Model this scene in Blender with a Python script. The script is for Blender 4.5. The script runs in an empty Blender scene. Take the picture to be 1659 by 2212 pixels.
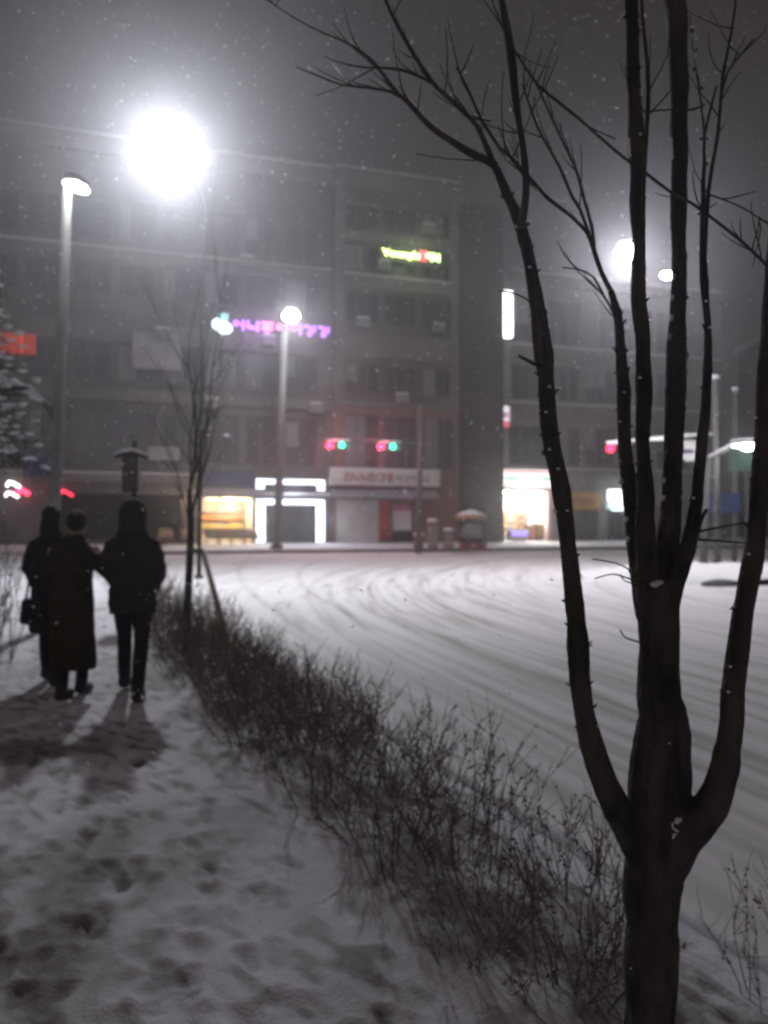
import bpy, bmesh, math, random
import numpy as np
from mathutils import Vector, Matrix, noise as mnoise
R = math.radians
random.seed(7); rng = np.random.default_rng(11)
sc = bpy.context.scene
COL = sc.collection

# ------------------------------------------------------------------ camera
PITCH = R(0.90)
CAMZ = 1.55
cam_d = bpy.data.cameras.new('camera'); cam = bpy.data.objects.new('camera', cam_d); COL.objects.link(cam)
cam.location = (0, 0, CAMZ); cam.rotation_euler = (R(90) + PITCH, 0, 0)
cam_d.sensor_fit = 'VERTICAL'; cam_d.sensor_height = 36; cam_d.lens = 30.0
cam_d.clip_start = .05; cam_d.clip_end = 600
cam_d.dof.use_dof = True; cam_d.dof.focus_distance = 1.5; cam_d.dof.aperture_fstop = 3.7
sc.camera = cam
# ------------------------------------------------------------------ world: low cloud over a lit town at night
w = bpy.data.worlds.new('World'); sc.world = w; w.use_nodes = True
nt = w.node_tree; bg = nt.nodes['Background']
tc = nt.nodes.new('ShaderNodeTexCoord'); sx = nt.nodes.new('ShaderNodeSeparateXYZ')
rp = nt.nodes.new('ShaderNodeValToRGB')
nt.links.new(tc.outputs['Generated'], sx.inputs[0]); nt.links.new(sx.outputs['Z'], rp.inputs[0])
rp.color_ramp.elements[0].position = 0.0; rp.color_ramp.elements[0].color = (.029, .024, .027, 1)
rp.color_ramp.elements[1].position = .85; rp.color_ramp.elements[1].color = (.022, .0165, .018, 1)
mr = nt.nodes.new('ShaderNodeMapRange'); nt.links.new(sx.outputs['Y'], mr.inputs[0])
mr.inputs[1].default_value = .1; mr.inputs[2].default_value = -1; mr.inputs[3].default_value = 1.0; mr.inputs[4].default_value = 7.6
nt.links.new(rp.outputs[0], bg.inputs[0]); nt.links.new(mr.outputs[0], bg.inputs[1])
# ------------------------------------------------------------------ exposure and sampling
sc.view_settings.view_transform = 'Standard'; sc.view_settings.look = 'None'
sc.view_settings.exposure = 0.0; sc.view_settings.gamma = 1.0
cy = sc.cycles
cy.max_bounces = 4; cy.diffuse_bounces = 2; cy.glossy_bounces = 2; cy.transmission_bounces = 3
cy.volume_bounces = 0; cy.transparent_max_bounces = 6
cy.sample_clamp_indirect = 3; cy.sample_clamp_direct = 0
cy.use_denoising = True
cy.filter_width = 2.2
cy.use_light_tree = True

# ------------------------------------------------------------------ helpers
def P(px, py, d):
    """a point seen at (px,py) of the 1659x2212 study view, d metres ahead"""
    a = (px - 829.5) / 1843.0; b = -(py - 1106.0) / 1843.0
    y = math.cos(PITCH) - b * math.sin(PITCH); z = math.sin(PITCH) + b * math.cos(PITCH)
    k = d / y
    return Vector((a * k, d, CAMZ + z * k))

class MB:
    def __init__(s, xf=None): s.v = []; s.f = []; s.xf = xf
    def add(s, vs, fs):
        n = len(s.v)
        s.v += [tuple(s.xf(*q)) for q in vs] if s.xf else [tuple(q) for q in vs]
        s.f += [tuple(i + n for i in f) for f in fs]
    def box(s, a, b):
        x0, y0, z0 = a; x1, y1, z1 = b
        s.add([(x0,y0,z0),(x1,y0,z0),(x1,y1,z0),(x0,y1,z0),(x0,y0,z1),(x1,y0,z1),(x1,y1,z1),(x0,y1,z1)],
              [(0,3,2,1),(4,5,6,7),(0,1,5,4),(1,2,6,5),(2,3,7,6),(3,0,4,7)])
    def tube(s, pts, rad, seg=8, cap=True, flat=None):
        pts = [Vector(p) for p in pts]; n = len(pts)
        if not hasattr(rad, '__len__'): rad = [rad] * n
        vs = []; fs = []; up = None
        for i, p in enumerate(pts):
            t = (pts[min(i+1, n-1)] - pts[max(i-1, 0)])
            if t.length < 1e-9: t = Vector((0,0,1))
            t.normalize()
            if up is None:
                up = Vector((0,1,0)) if abs(t.y) < .9 else Vector((1,0,0))
            a = (up - t * up.dot(t))
            if a.length < 1e-5: a = t.orthogonal()
            a.normalize(); b = t.cross(a); up = a
            for k in range(seg):
                q = 2*math.pi*k/seg
                fl = flat if flat else 1.0
                vs.append(p + (a*math.cos(q)*fl + b*math.sin(q)) * rad[i])
        for i in range(n-1):
            for k in range(seg):
                k2 = (k+1) % seg
                fs.append((i*seg+k, i*seg+k2, (i+1)*seg+k2, (i+1)*seg+k))
        if cap:
            fs.append(tuple(range(seg))[::-1]); fs.append(tuple((n-1)*seg+k for k in range(seg)))
        s.add(vs, fs)
    def loft(s, secs, seg=20):
        """secs: (cx,cy,z,rx,ry)"""
        vs = []; fs = []; n = len(secs)
        for (cx, cy_, z, rx, ry) in secs:
            for k in range(seg):
                q = 2*math.pi*k/seg
                vs.append((cx + rx*math.cos(q), cy_ + ry*math.sin(q), z))
        for i in range(n-1):
            for k in range(seg):
                k2 = (k+1) % seg
                fs.append((i*seg+k, i*seg+k2, (i+1)*seg+k2, (i+1)*seg+k))
        fs.append(tuple(range(seg))[::-1]); fs.append(tuple((n-1)*seg+k for k in range(seg)))
        s.add(vs, fs)
    def ell(s, c, r, seg=14, rings=9, rough=0):
        vs = []; fs = []
        c = Vector(c)
        for i in range(rings+1):
            th = math.pi*i/rings
            for k in range(seg):
                q = 2*math.pi*k/seg
                d = Vector((math.sin(th)*math.cos(q), math.sin(th)*math.sin(q), math.cos(th)))
                m = 1 + (rough * mnoise.noise(d*2.2 + c) if rough else 0)
                vs.append((c.x+d.x*r[0]*m, c.y+d.y*r[1]*m, c.z+d.z*r[2]*m))
        for i in range(rings):
            for k in range(seg):
                k2 = (k+1) % seg
                if i == 0: fs.append((k, seg+k, seg+k2))
                elif i == rings-1: fs.append((i*seg+k, (i+1)*seg+k, i*seg+k2))
                else: fs.append((i*seg+k, (i+1)*seg+k, (i+1)*seg+k2, i*seg+k2))
        s.add(vs, fs)
    def quad(s, a, b, c, d): s.add([a,b,c,d], [(0,1,2,3)])
    def build(s, name, mat, parent=None, smooth=False, recalc=True, loc=None, remesh=0):
        me = bpy.data.meshes.new(name)
        vs = s.v
        org = Vector(loc) if loc is not None else None
        if org is not None: vs = [(v[0]-org.x, v[1]-org.y, v[2]-org.z) for v in vs]
        me.from_pydata(vs, [], s.f)
        if recalc and len(s.f) < 60000:
            bm = bmesh.new(); bm.from_mesh(me); bmesh.ops.recalc_face_normals(bm, faces=bm.faces); bm.to_mesh(me); bm.free()
        o = bpy.data.objects.new(name, me); COL.objects.link(o)
        if remesh:
            m = o.modifiers.new('r', 'REMESH'); m.mode = 'VOXEL'; m.voxel_size = remesh
            sm = o.modifiers.new('s', 'SMOOTH'); sm.factor = .5; sm.iterations = 3
            ev = o.evaluated_get(bpy.context.evaluated_depsgraph_get())
            m2 = bpy.data.meshes.new_from_object(ev)
            o.modifiers.clear(); o.data = m2; bpy.data.meshes.remove(me); me = m2; me.name = name
            smooth = True
        me.materials.clear(); me.materials.append(mat)
        if smooth:
            for p in me.polygons: p.use_smooth = True
        if org is not None: o.location = org
        if parent is not None:
            o.parent = parent
            o.matrix_parent_inverse = world_of(parent).inverted()
        return o
def world_of(o):
    m = Matrix.LocRotScale(o.location, o.rotation_euler, o.scale)
    if o.parent is not None: m = world_of(o.parent) @ o.matrix_parent_inverse @ m
    return m
def thing(name, label, cat, loc=(0,0,0), group=None):
    o = bpy.data.objects.new(name, None); COL.objects.link(o); o.location = loc
    o.empty_display_size = .3
    o['label'] = label; o['category'] = cat
    if group: o['group'] = group
    return o
def tag(o, label, cat, group=None, kind=None):
    o['label'] = label; o['category'] = cat
    if group: o['group'] = group
    if kind: o['kind'] = kind
    return o

# ------------------------------------------------------------------ materials
def mat(name, col, rough=.7, var=.0, scale=4., bump=0., bscale=30., metal=0., spec=.4, stretch=None, col2=None, detail=5):
    m = bpy.data.materials.new(name); m.use_nodes = True; t = m.node_tree; p = t.nodes['Principled BSDF']
    p.inputs['Roughness'].default_value = rough; p.inputs['Metallic'].default_value = metal
    p.inputs['Specular IOR Level'].default_value = spec
    p.inputs['Base Color'].default_value = (*col, 1)
    if var or col2:
        g = t.nodes.new('ShaderNodeTexCoord'); mp = t.nodes.new('ShaderNodeMapping'); n = t.nodes.new('ShaderNodeTexNoise')
        t.links.new(g.outputs['Object'], mp.inputs[0]); t.links.new(mp.outputs[0], n.inputs['Vector'])
        if stretch: mp.inputs['Scale'].default_value = stretch
        n.inputs['Scale'].default_value = scale; n.inputs['Detail'].default_value = detail
        r = t.nodes.new('ShaderNodeValToRGB'); t.links.new(n.outputs['Fac'], r.inputs[0])
        r.color_ramp.elements[0].position = .35; r.color_ramp.elements[1].position = .68
        a = col2 if col2 else tuple(c*(1-var) for c in col); b = col if col2 else tuple(min(1, c*(1+var)) for c in col)
        r.color_ramp.elements[0].color = (*a, 1); r.color_ramp.elements[1].color = (*b, 1)
        t.links.new(r.outputs[0], p.inputs['Base Color'])
    if bump:
        g2 = t.nodes.new('ShaderNodeTexCoord'); n2 = t.nodes.new('ShaderNodeTexNoise'); b2 = t.nodes.new('ShaderNodeBump')
        t.links.new(g2.outputs['Object'], n2.inputs['Vector'])
        n2.inputs['Scale'].default_value = bscale; n2.inputs['Detail'].default_value = 6
        b2.inputs['Strength'].default_value = bump; b2.inputs['Distance'].default_value = .02
        t.links.new(n2.outputs['Fac'], b2.inputs['Height']); t.links.new(b2.outputs[0], p.inputs['Normal'])
    return m
def emit(name, col, s, sample=True):
    m = bpy.data.materials.new(name); m.use_nodes = True; t = m.node_tree; p = t.nodes['Principled BSDF']
    p.inputs['Base Color'].default_value = (*[c*.6 for c in col], 1)
    p.inputs['Emission Color'].default_value = (*col, 1); p.inputs['Emission Strength'].default_value = s
    if not sample: m.cycles.emission_sampling = 'NONE'
    return m
M = dict(
 snow=mat('snow', (.80,.80,.83), .85, .06, 3, .5, 14),
 snowcap=mat('snow_cap', (.84,.85,.88), .9, .04, 6, .3, 40),
 bark=mat('bark', (.066,.056,.047), .9, .6, 16, 1.0, 50, stretch=(1,1,.3)),
 twig=mat('twig', (.040,.030,.025), .9, .3, 20),
 hedge=mat('hedge_twig', (.19,.155,.13), .9, .45, 9),
 leaf=mat('leaf', (.036,.044,.020), .7, .6, 15),
 deadleaf=mat('dead_leaf', (.19,.155,.115), .8, .5, 15),
 conc=mat('concrete', (.095,.090,.084), .85, .22, .35, .3, 12, stretch=(1,1,.3)),
 conc2=mat('concrete_band', (.135,.127,.12), .8, .15, .6, .2, 12),
 conc3=mat('concrete_right', (.165,.155,.155), .8, .2, .4, .2, 12),
 darkwall=mat('dark_wall', (.05,.045,.045), .7, .25, .5, .2, 8),
 darkpanel=mat('dark_panel', (.030,.024,.026), .45, .3, .8),
 glass=mat('window_glass', (.018,.02,.024), .42, .3, .5, spec=.6),
 frame=mat('window_frame', (.09,.09,.09), .5, .1, 3),
 curtain=mat('curtain', (.16,.17,.17), .9, .2, 6, stretch=(6,6,.4)),
 galv=mat('pole_metal', (.12,.12,.118), .85, .2, 5, spec=.15),
 darkmetal=mat('dark_metal', (.030,.030,.032), .85, .2, 6, spec=.12),
 coal=mat('black_cloth', (.020,.020,.024), .95, .3, 12, .4, 60, spec=.15),
 coal2=mat('black_cloth_quilted', (.022,.024,.032), .8, .3, 9, .5, 40, spec=.2),
 coat=mat('brown_wool', (.034,.026,.014), .97, .25, 10, .4, 80, spec=.1),
 jeans=mat('dark_denim', (.014,.018,.028), .95, .3, 14, .3, 90, spec=.1),
 boot=mat('boot_leather', (.012,.012,.014), .6, .2, 10),
 hair=mat('black_hair', (.010,.009,.009), .75, .3, 30, .5, 90),
 skin=mat('skin', (.36,.23,.17), .6, .08, 20),
 stake=mat('stake_wood', (.30,.25,.20), .85, .25, 12, stretch=(1,1,.2)),
 matteblack=mat('matt_black_paint', (.012,.012,.013), .95, .2, 6, spec=.05),
 palepole=mat('pale_pole_paint', (.25,.253,.245), .85, .12, 4, spec=.15),
 kerb=mat('kerb_stone', (.13,.13,.13), .85, .25, 5, .3, 30),
 shutter=mat('shutter', (.46,.46,.45), .5, .08, 1.5),
 redp=mat('red_panel', (.30,.03,.05), .5, .15, 3),
 whitep=mat('white_panel', (.55,.54,.52), .6, .08, 2),
 pinkp=mat('pink_print', (.42,.12,.20), .6, .1, 2),
 redink=mat('red_ink', (.30,.04,.05), .6),
 greyink=mat('grey_ink', (.16,.14,.16), .6),
 yellow=mat('yellow_sign', (.42,.23,.04), .6, .2, 1.5),
 blue=mat('blue_sign', (.02,.035,.11), .6, .1, 2),
 green=mat('green_sign', (.02,.16,.09), .6, .1, 2),
 pale=mat('pale_sign', (.24,.235,.23), .6, .15, .8),
 awn=mat('awning', (.26,.26,.29), .8, .1, 2),
 wood=mat('plywood', (.22,.15,.09), .8, .2, 4),
 blackp=mat('signal_black', (.018,.018,.02), .5),
 orange=mat('orange_fruit', (.70,.24,.03), .5), red=mat('red_fruit', (.50,.04,.03), .45),
 grn=mat('green_fruit', (.12,.30,.05), .5), yel=mat('yellow_fruit', (.72,.52,.10), .5),
 tarp=mat('tarp', (.18,.20,.17), .8, .3, 4), maroon=mat('maroon_tub', (.22,.035,.035), .7, .2, 6),
 needle=mat('needles', (.030,.042,.026), .8, .4, 9),
 inner=mat('shop_wall', (.62,.55,.44), .8, .06, 2), innerw=mat('store_wall', (.80,.79,.77), .8, .03, 2),
)
# brick
def brick():
    m = bpy.data.materials.new('brick'); m.use_nodes = True; t = m.node_tree; p = t.nodes['Principled BSDF']
    g = t.nodes.new('ShaderNodeTexCoord'); mp = t.nodes.new('ShaderNodeMapping'); b = t.nodes.new('ShaderNodeTexBrick')
    t.links.new(g.outputs['Object'], mp.inputs[0]); mp.inputs['Rotation'].default_value = (R(90), 0, R(-19.4))
    t.links.new(mp.outputs[0], b.inputs['Vector']); b.inputs['Scale'].default_value = 4
    b.inputs['Color1'].default_value = (.20,.085,.06,1); b.inputs['Color2'].default_value = (.14,.06,.045,1); b.inputs['Mortar'].default_value = (.2,.18,.16,1)
    t.links.new(b.outputs[0], p.inputs['Base Color']); p.inputs['Roughness'].default_value = .9
    return m
M['brick'] = brick()
# surfaces whose colour follows a painted-in wear map (bare, wet or driven patches)
def wear_mat(name, attr, base, worn, bs=(9., 60.), st=.35):
    m = bpy.data.materials.new(name); m.use_nodes = True; t = m.node_tree; p = t.nodes['Principled BSDF']
    a = t.nodes.new('ShaderNodeAttribute'); a.attribute_name = attr
    g = t.nodes.new('ShaderNodeTexCoord')
    n = t.nodes.new('ShaderNodeTexNoise'); n.inputs['Scale'].default_value = bs[0]; n.inputs['Detail'].default_value = 8; n.inputs['Roughness'].default_value = .65
    t.links.new(g.outputs['Object'], n.inputs['Vector'])
    mul = t.nodes.new('ShaderNodeMath'); mul.operation = 'MULTIPLY_ADD'
    t.links.new(n.outputs['Fac'], mul.inputs[0]); mul.inputs[1].default_value = .9; mul.inputs[2].default_value = .55
    mm = t.nodes.new('ShaderNodeMath'); mm.operation = 'MULTIPLY'; mm.use_clamp = True
    t.links.new(mul.outputs[0], mm.inputs[0]); t.links.new(a.outputs['Fac'], mm.inputs[1])
    mx = t.nodes.new('ShaderNodeMix'); mx.data_type = 'RGBA'
    t.links.new(mm.outputs[0], mx.inputs[0]); mx.inputs[6].default_value = (*base,1); mx.inputs[7].default_value = (*worn,1)
    t.links.new(mx.outputs[2], p.inputs['Base Color']); p.inputs['Roughness'].default_value = .8; p.inputs['Specular IOR Level'].default_value = .3
    n2 = t.nodes.new('ShaderNodeTexNoise'); n2.inputs['Scale'].default_value = bs[1]; n2.inputs['Detail'].default_value = 5
    t.links.new(g.outputs['Object'], n2.inputs['Vector'])
    b = t.nodes.new('ShaderNodeBump'); b.inputs['Strength'].default_value = st; b.inputs['Distance'].default_value = .012
    t.links.new(n2.outputs['Fac'], b.inputs['Height']); t.links.new(b.outputs[0], p.inputs['Normal'])
    return m
M['walk'] = wear_mat('trodden_snow', 'wear', (.74,.74,.78), (.17,.15,.12), st=.6)
M['roadsnow'] = wear_mat('road_snow', 'wear', (.78,.76,.78), (.24,.225,.21), (5., 40.), .3)

def lamp_light(name, loc, power, radius=.15, col=(.90,.95,1.0), parent=None, spot=None):
    l = bpy.data.lights.new(name, 'SPOT' if spot else 'POINT'); l.energy = power; l.shadow_soft_size = radius; l.color = col
    if spot: l.spot_size = R(spot); l.spot_blend = .35
    o = bpy.data.objects.new(name, l); COL.objects.link(o); o.location = loc
    if parent is not None:
        o.parent = parent; o.matrix_parent_inverse = world_of(parent).inverted()
    return o

# ------------------------------------------------------------------ ground sheets
def vnoise(x, y, sx_, sy_, seed=0):
    """2-D value noise (numpy)"""
    r = np.random.default_rng(seed); T = r.random((256, 256))
    X = x*sx_ + 500.3; Y = y*sy_ + 500.7
    xi = np.floor(X).astype(int); yi = np.floor(Y).astype(int); fx = X-xi; fy = Y-yi
    fx = fx*fx*(3-2*fx); fy = fy*fy*(3-2*fy)
    a = T[xi % 256, yi % 256]; b = T[(xi+1) % 256, yi % 256]; c = T[xi % 256, (yi+1) % 256]; d = T[(xi+1) % 256, (yi+1) % 256]
    return (a*(1-fx)+b*fx)*(1-fy) + (c*(1-fx)+d*fx)*fy
def fbm(x, y, s, seed=0, oct=4):
    t = 0; amp = .5
    for i in range(oct): t = t + amp*(vnoise(x, y, s, s, seed+i)-.5); s *= 2.1; amp *= .5
    return t
def sheet(name, X, Y, Z, wear, m):
    ny, nx = X.shape
    me = bpy.data.meshes.new(name)
    co = np.stack([X, Y, Z], -1).reshape(-1, 3).astype(np.float32)
    idx = np.arange(ny*nx).reshape(ny, nx)
    q = np.stack([idx[:-1,:-1], idx[:-1,1:], idx[1:,1:], idx[1:,:-1]], -1).reshape(-1, 4)
    me.vertices.add(len(co)); me.vertices.foreach_set('co', co.ravel())
    me.loops.add(q.size); me.loops.foreach_set('vertex_index', q.ravel().astype(np.int32))
    me.polygons.add(len(q)); me.polygons.foreach_set('loop_start', np.arange(0, q.size, 4, dtype=np.int32))
    me.polygons.foreach_set('use_smooth', np.ones(len(q), dtype=bool))
    me.update(calc_edges=True)
    at = me.attributes.new('wear', 'FLOAT', 'POINT'); at.data.foreach_set('value', wear.ravel().astype(np.float32))
    me.materials.append(m)
    o = bpy.data.objects.new(name, me); COL.objects.link(o); o['kind'] = 'structure'
    return o
SL = -.39
def hedge_l(y): return .36 + SL*(y-2.65)
def hedge_r(y): return .12 + SL*(y-5.3)
KERB = .28
def far_kerb_y(x): return 52.0 + .333*x*.55

g = MB(); g.box((-100,-20,-.9), (100,128,-.35)); o = g.build('ground', M['kerb']); o['kind'] = 'structure'

# road
ys = np.concatenate([np.linspace(-6, 1.5, 12), 1.5*np.exp(np.linspace(0, math.log(56/1.5), 720))[1:]])
tt = np.linspace(0, 1, 620)
YY, TT = np.meshgrid(ys, tt, indexing='ij')
xl = hedge_r(YY) + KERB - .1
xl = np.where(YY > 14, np.maximum(xl, -60), xl)
xr = 8 + np.abs(YY)*.95 + 8
XX = xl + (xr-xl)*TT**1.25
turn = lambda y, y0, k: SL*.72*np.minimum(y, y0) + np.where(y > y0, -SL*.72*0 + (y-y0)*(-.28) + k*(y-y0)**2, 0)
wear = np.zeros_like(XX); dz = np.zeros_like(XX)
trk = []
for c, y0, k in [(3.0,10,.0085),(3.35,10.5,.009),(4.55,11,.0105),(5.0,11,.011),(5.5,11,.012),(6.3,10,.0125),(6.9,10,.0135),(7.6,9,.013),
                 (3.9,14,.006),(2.6,16,.0035),(8.7,9,.014),(9.4,9,.015),(4.3,12,.010),(5.9,12,.013),(10.8,8,.014),(12,8,.015)]:
    trk.append((c, y0, k, random.uniform(.05,.11), random.uniform(.35,.85)))
    if random.random() < .7: trk.append((c+random.uniform(.15,.3), y0, k, random.uniform(.03,.06), random.uniform(.3,.6)))
for i, (c, y0, k, wd, st) in enumerate(trk):
    xt = c + turn(YY, y0, k) + .10*(vnoise(YY, YY*0, .15, 1, 50+i)-.5)
    wde = np.sqrt(wd**2 + (YY*.0012)**2)
    d = (XX-xt)/wde
    brk = .25 + .95*vnoise(XX, YY, .6, .45, 90+i)
    gss = np.exp(-d*d)*brk
    wear += gss*st*(.62+YY*.002)
    dz -= .020*gss*st; dz += .012*np.exp(-(np.abs(d)-1.7)**2*2)*brk*st
u = XX - turn(YY, 11, .011)
strk = vnoise(u, YY, 5.5, .35, 201)*.6 + vnoise(u, YY, 13, .8, 202)*.4
wear += np.clip((strk-.48)*1.5, 0, .45)*np.clip(1.2-np.abs(u-6)/7, .15, 1)
dz += (strk-.5)*.022 + fbm(XX, YY, .8, 5)*.03
wear = np.clip(wear, 0, .9)
ZZ = -.16 + dz
sheet('road', XX, YY, ZZ, wear, M['roadsnow'])
# left far part of the road beyond the corner is covered by the same sheet; a plain far sheet closes the rest
g = MB(); g.box((-62, 14, -.5), (80, 80, -.185)); o = g.build('road_base', M['roadsnow']); o['kind'] = 'structure'

# near sidewalk with its planting bed
ys = np.concatenate([np.linspace(-6, 1.6, 16), 1.6*np.exp(np.linspace(0, math.log(46/1.6), 560))[1:]])
tt = np.linspace(0, 1, 560)
YY, TT = np.meshgrid(ys, tt, indexing='ij')
xe = hedge_r(YY)+KERB
XX = xe - (TT**1.6)*(14 + YY*.25)
wear = np.zeros_like(XX)
U = XX - SL*YY                       # across the walk; hedge left edge at U = .36-SL*2.65 = 1.39
ZZ = fbm(XX, YY, 1.1, 21)*.04 + fbm(XX, YY, 5, 31)*.014
bed = np.clip((U-1.30)/.12, 0, 1)*np.clip((2.26-U)/.08, 0, 1)
ZZ += .045*bed + bed*fbm(XX, YY, 3.2, 41)*.07
wear += bed*np.clip((vnoise(XX, YY, 3.6, 3.6, 47)-.46)*2.4, 0, .8)
wear += bed*np.clip((vnoise(XX, YY, 13, 13, 48)-.6)*2.4, 0, .6)
# footprints
fr = random.Random(3)
prints = []
for lane in (.75, .35, -.1, -.6, -1.2, -1.9, .95, .55, .1):
    y = fr.uniform(1.2, 1.8); side = 1
    ph = fr.uniform(0, 6)
    while y < 16:
        uu = lane + .16*math.sin(y*.6+ph) + side*.10
        prints.append((uu + SL*y + fr.gauss(0,.03), y, fr.gauss(.39, .16), fr.uniform(.6,1.15)))
        y += fr.uniform(.45,.75); side = -side
for _ in range(620):
    y = 1.3*math.exp(fr.uniform(0, 2.5)); prints.append((fr.uniform(-2.4, 1.25)+SL*y, y, fr.uniform(-.2, .9), fr.uniform(.4, 1)))
cz = np.zeros_like(XX)
for (fx, fy, an, st) in prints:
    j0 = np.searchsorted(ys, fy-.35); j1 = np.searchsorted(ys, fy+.35)
    xs = XX[j0:j1]-fx; yv = YY[j0:j1]-fy
    ca, sa = math.cos(an), math.sin(an)
    lo = (yv*ca - xs*sa)/.098; wi = (xs*ca + yv*sa)/(.036 + .009*np.sin(lo*1.4))
    e = lo**4*.8 + wi*wi
    cz[j0:j1] -= .019*st*np.exp(-e**1.5)
    cz[j0:j1] += .006*st*np.exp(-((np.sqrt(np.abs(e))-1.45)**2)*5)
    wear[j0:j1] += .33*st*np.exp(-e)*vnoise(XX[j0:j1], YY[j0:j1], 9, 9, 5)*1.4
ZZ += np.clip(cz, -.065, .04)
lump = fbm(XX, YY, 9, 61, 3)
ZZ += lump*.013*np.clip((1.3-U)*4, 0, 1)
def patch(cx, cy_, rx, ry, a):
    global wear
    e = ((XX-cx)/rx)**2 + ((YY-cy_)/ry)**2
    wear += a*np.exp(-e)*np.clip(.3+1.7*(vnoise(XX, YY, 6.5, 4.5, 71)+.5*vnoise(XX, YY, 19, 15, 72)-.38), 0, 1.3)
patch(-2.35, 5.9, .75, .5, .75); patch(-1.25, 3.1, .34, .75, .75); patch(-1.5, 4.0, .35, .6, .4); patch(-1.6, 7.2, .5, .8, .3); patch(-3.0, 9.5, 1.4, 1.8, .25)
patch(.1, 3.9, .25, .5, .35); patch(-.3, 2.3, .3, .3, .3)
wear += np.clip((vnoise(XX, YY, 3.3, 1.6, 77)-.55)*.9, 0, .3)
wear += np.clip((vnoise(XX*.8+YY*.6, YY*.8-XX*.6, 17, 6.5, 78)-.58)*2.2, 0, .5)*np.clip(vnoise(XX, YY, 1.3, 1.1, 79)*1.6-.2, 0, 1)
wear = np.clip(wear, 0, .92)
ZZ = np.where(TT < .004, -.3, ZZ)
sheet('sidewalk', XX, YY, ZZ, wear, M['walk'])
# near kerb
k = MB()
for i in range(0, 44):
    y0 = -2 + i; y1 = y0 + .985
    a0 = hedge_r(y0)+KERB; a1 = hedge_r(y1)+KERB
    k.add([(a0,y0,-.3),(a0+.15,y0,-.3),(a1+.15,y1,-.3),(a1,y1,-.3),(a0,y0,-.045),(a0+.13,y0,-.05),(a1+.13,y1,-.05),(a1,y1,-.045)],
          [(0,3,2,1),(4,5,6,7),(0,1,5,4),(1,2,6,5),(2,3,7,6),(3,0,4,7)])
o = k.build('kerb', M['kerb']); o['kind'] = 'structure'
ks = MB()
pts = [Vector((hedge_r(y)+KERB+.07+.02*math.sin(y*3.1), y, -.045+.012*math.sin(y*5.3))) for y in np.linspace(-2, 42, 180)]
ks.tube(pts, [.085+.02*mnoise.noise(p*1.3) for p in pts], 8, flat=.5)
o = ks.build('kerb_snow', M['snow'], smooth=True); o['kind'] = 'structure'

# ------------------------------------------------------------------ facade frame of the buildings across the road
FO = Vector((-9.0, 58.0, 0)); FU = Vector((.943, .332, 0)).normalized(); FN = Vector((FU.y, -FU.x, 0))
def F(s, off, z): return FO + FU*s + FN*off + Vector((0,0,z))
def S(px):
    k_ = (px-829.5)/1843
    return (FO.y*k_ - FO.x)/(FU.x - FU.y*k_)
def Zf(px, py, off=0):
    p = F(S(px), off, 0); d = p.y
    return P(px, py, d).z
# far sidewalk and its kerb
fs = MB(F)
n = 60
for i in range(n):
    s0 = -60 + i*150/n; s1 = s0 + 150/n
    fs.add([(s0,6.2,-.5),(s1,6.2,-.5),(s1,-14,-.5),(s0,-14,-.5),(s0,6.2,.0),(s1,6.2,.0),(s1,-.2,.34),(s0,-.2,.34),(s1,-14,.34),(s0,-14,.34)],
           [(0,1,5,4),(4,5,6,7),(7,6,8,9),(0,3,2,1)])
o = fs.build('far_sidewalk', M['snow']); o['kind'] = 'structure'
fk = MB(F)
for i in range(0, 74):
    s0 = -50 + i*1.5; fk.box((s0, 6.2, -.3), (s0+1.48, 6.42, .03))
o = fk.build('far_kerb', M['kerb']); o['kind'] = 'structure'
fk = MB(F); fk.box((-50, 6.15, .03), (61, 6.36, .10)); o = fk.build('far_kerb_snow', M['snow']); o['kind'] = 'structure'

# ------------------------------------------------------------------ buildings
def window(parent, s0, s1, z0, z1, off, div=2, curtain=False, pane_mat=None):
    fr_ = MB(F); t = .07
    fr_.box((s0, off-.12, z0), (s1, off+.05, z0+t)); fr_.box((s0, off-.12, z1-t), (s1, off+.05, z1))
    for i in range(div+1):
        x = s0 + (s1-s0-t)*i/div; fr_.box((x, off-.11, z0+t), (x+t, off+.04, z1-t))
    w_ = fr_.build('window', M['frame'], parent)
    p = MB(F); p.box((s0+.02, off-.09, z0+.02), (s1-.02, off-.06, z1-.02)); p.build('pane', pane_mat or M['glass'], w_)
    if curtain:
        c = MB(F); m_ = random.uniform(.3,.8)
        c.box((s0+t, off-.058, z0+t+(z1-z0)*random.choice((0,.0,.4))), (s0+(s1-s0)*m_, off-.045, z1-t)); c.build('blind', M['curtain'], w_)
    return w_
def wall_with_holes(mb, s0, s1, z0, z1, off0, off1, holes):
    """holes: (a,b,zl,zh) disjoint; boxes tile the rest column by column"""
    xs = sorted({s0, s1, *[h[0] for h in holes], *[h[1] for h in holes]})
    for a, b in zip(xs[:-1], xs[1:]):
        hs = sorted([h for h in holes if h[0] <= a+1e-6 and h[1] >= b-1e-6], key=lambda h: h[2])
        z = z0
        for h in hs:
            if h[2] > z: mb.box((a, off0, z), (b, off1, h[2]))
            z = h[3]
        if z < z1: mb.box((a, off0, z), (b, off1, z1))

sL, sM, sR = -26.0, S(718), S(986)
BASE = .34
bld = thing('commercial_building', 'wide grey six storey commercial block behind the street lamps and signals', 'building', F(0, -6, BASE))
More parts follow.
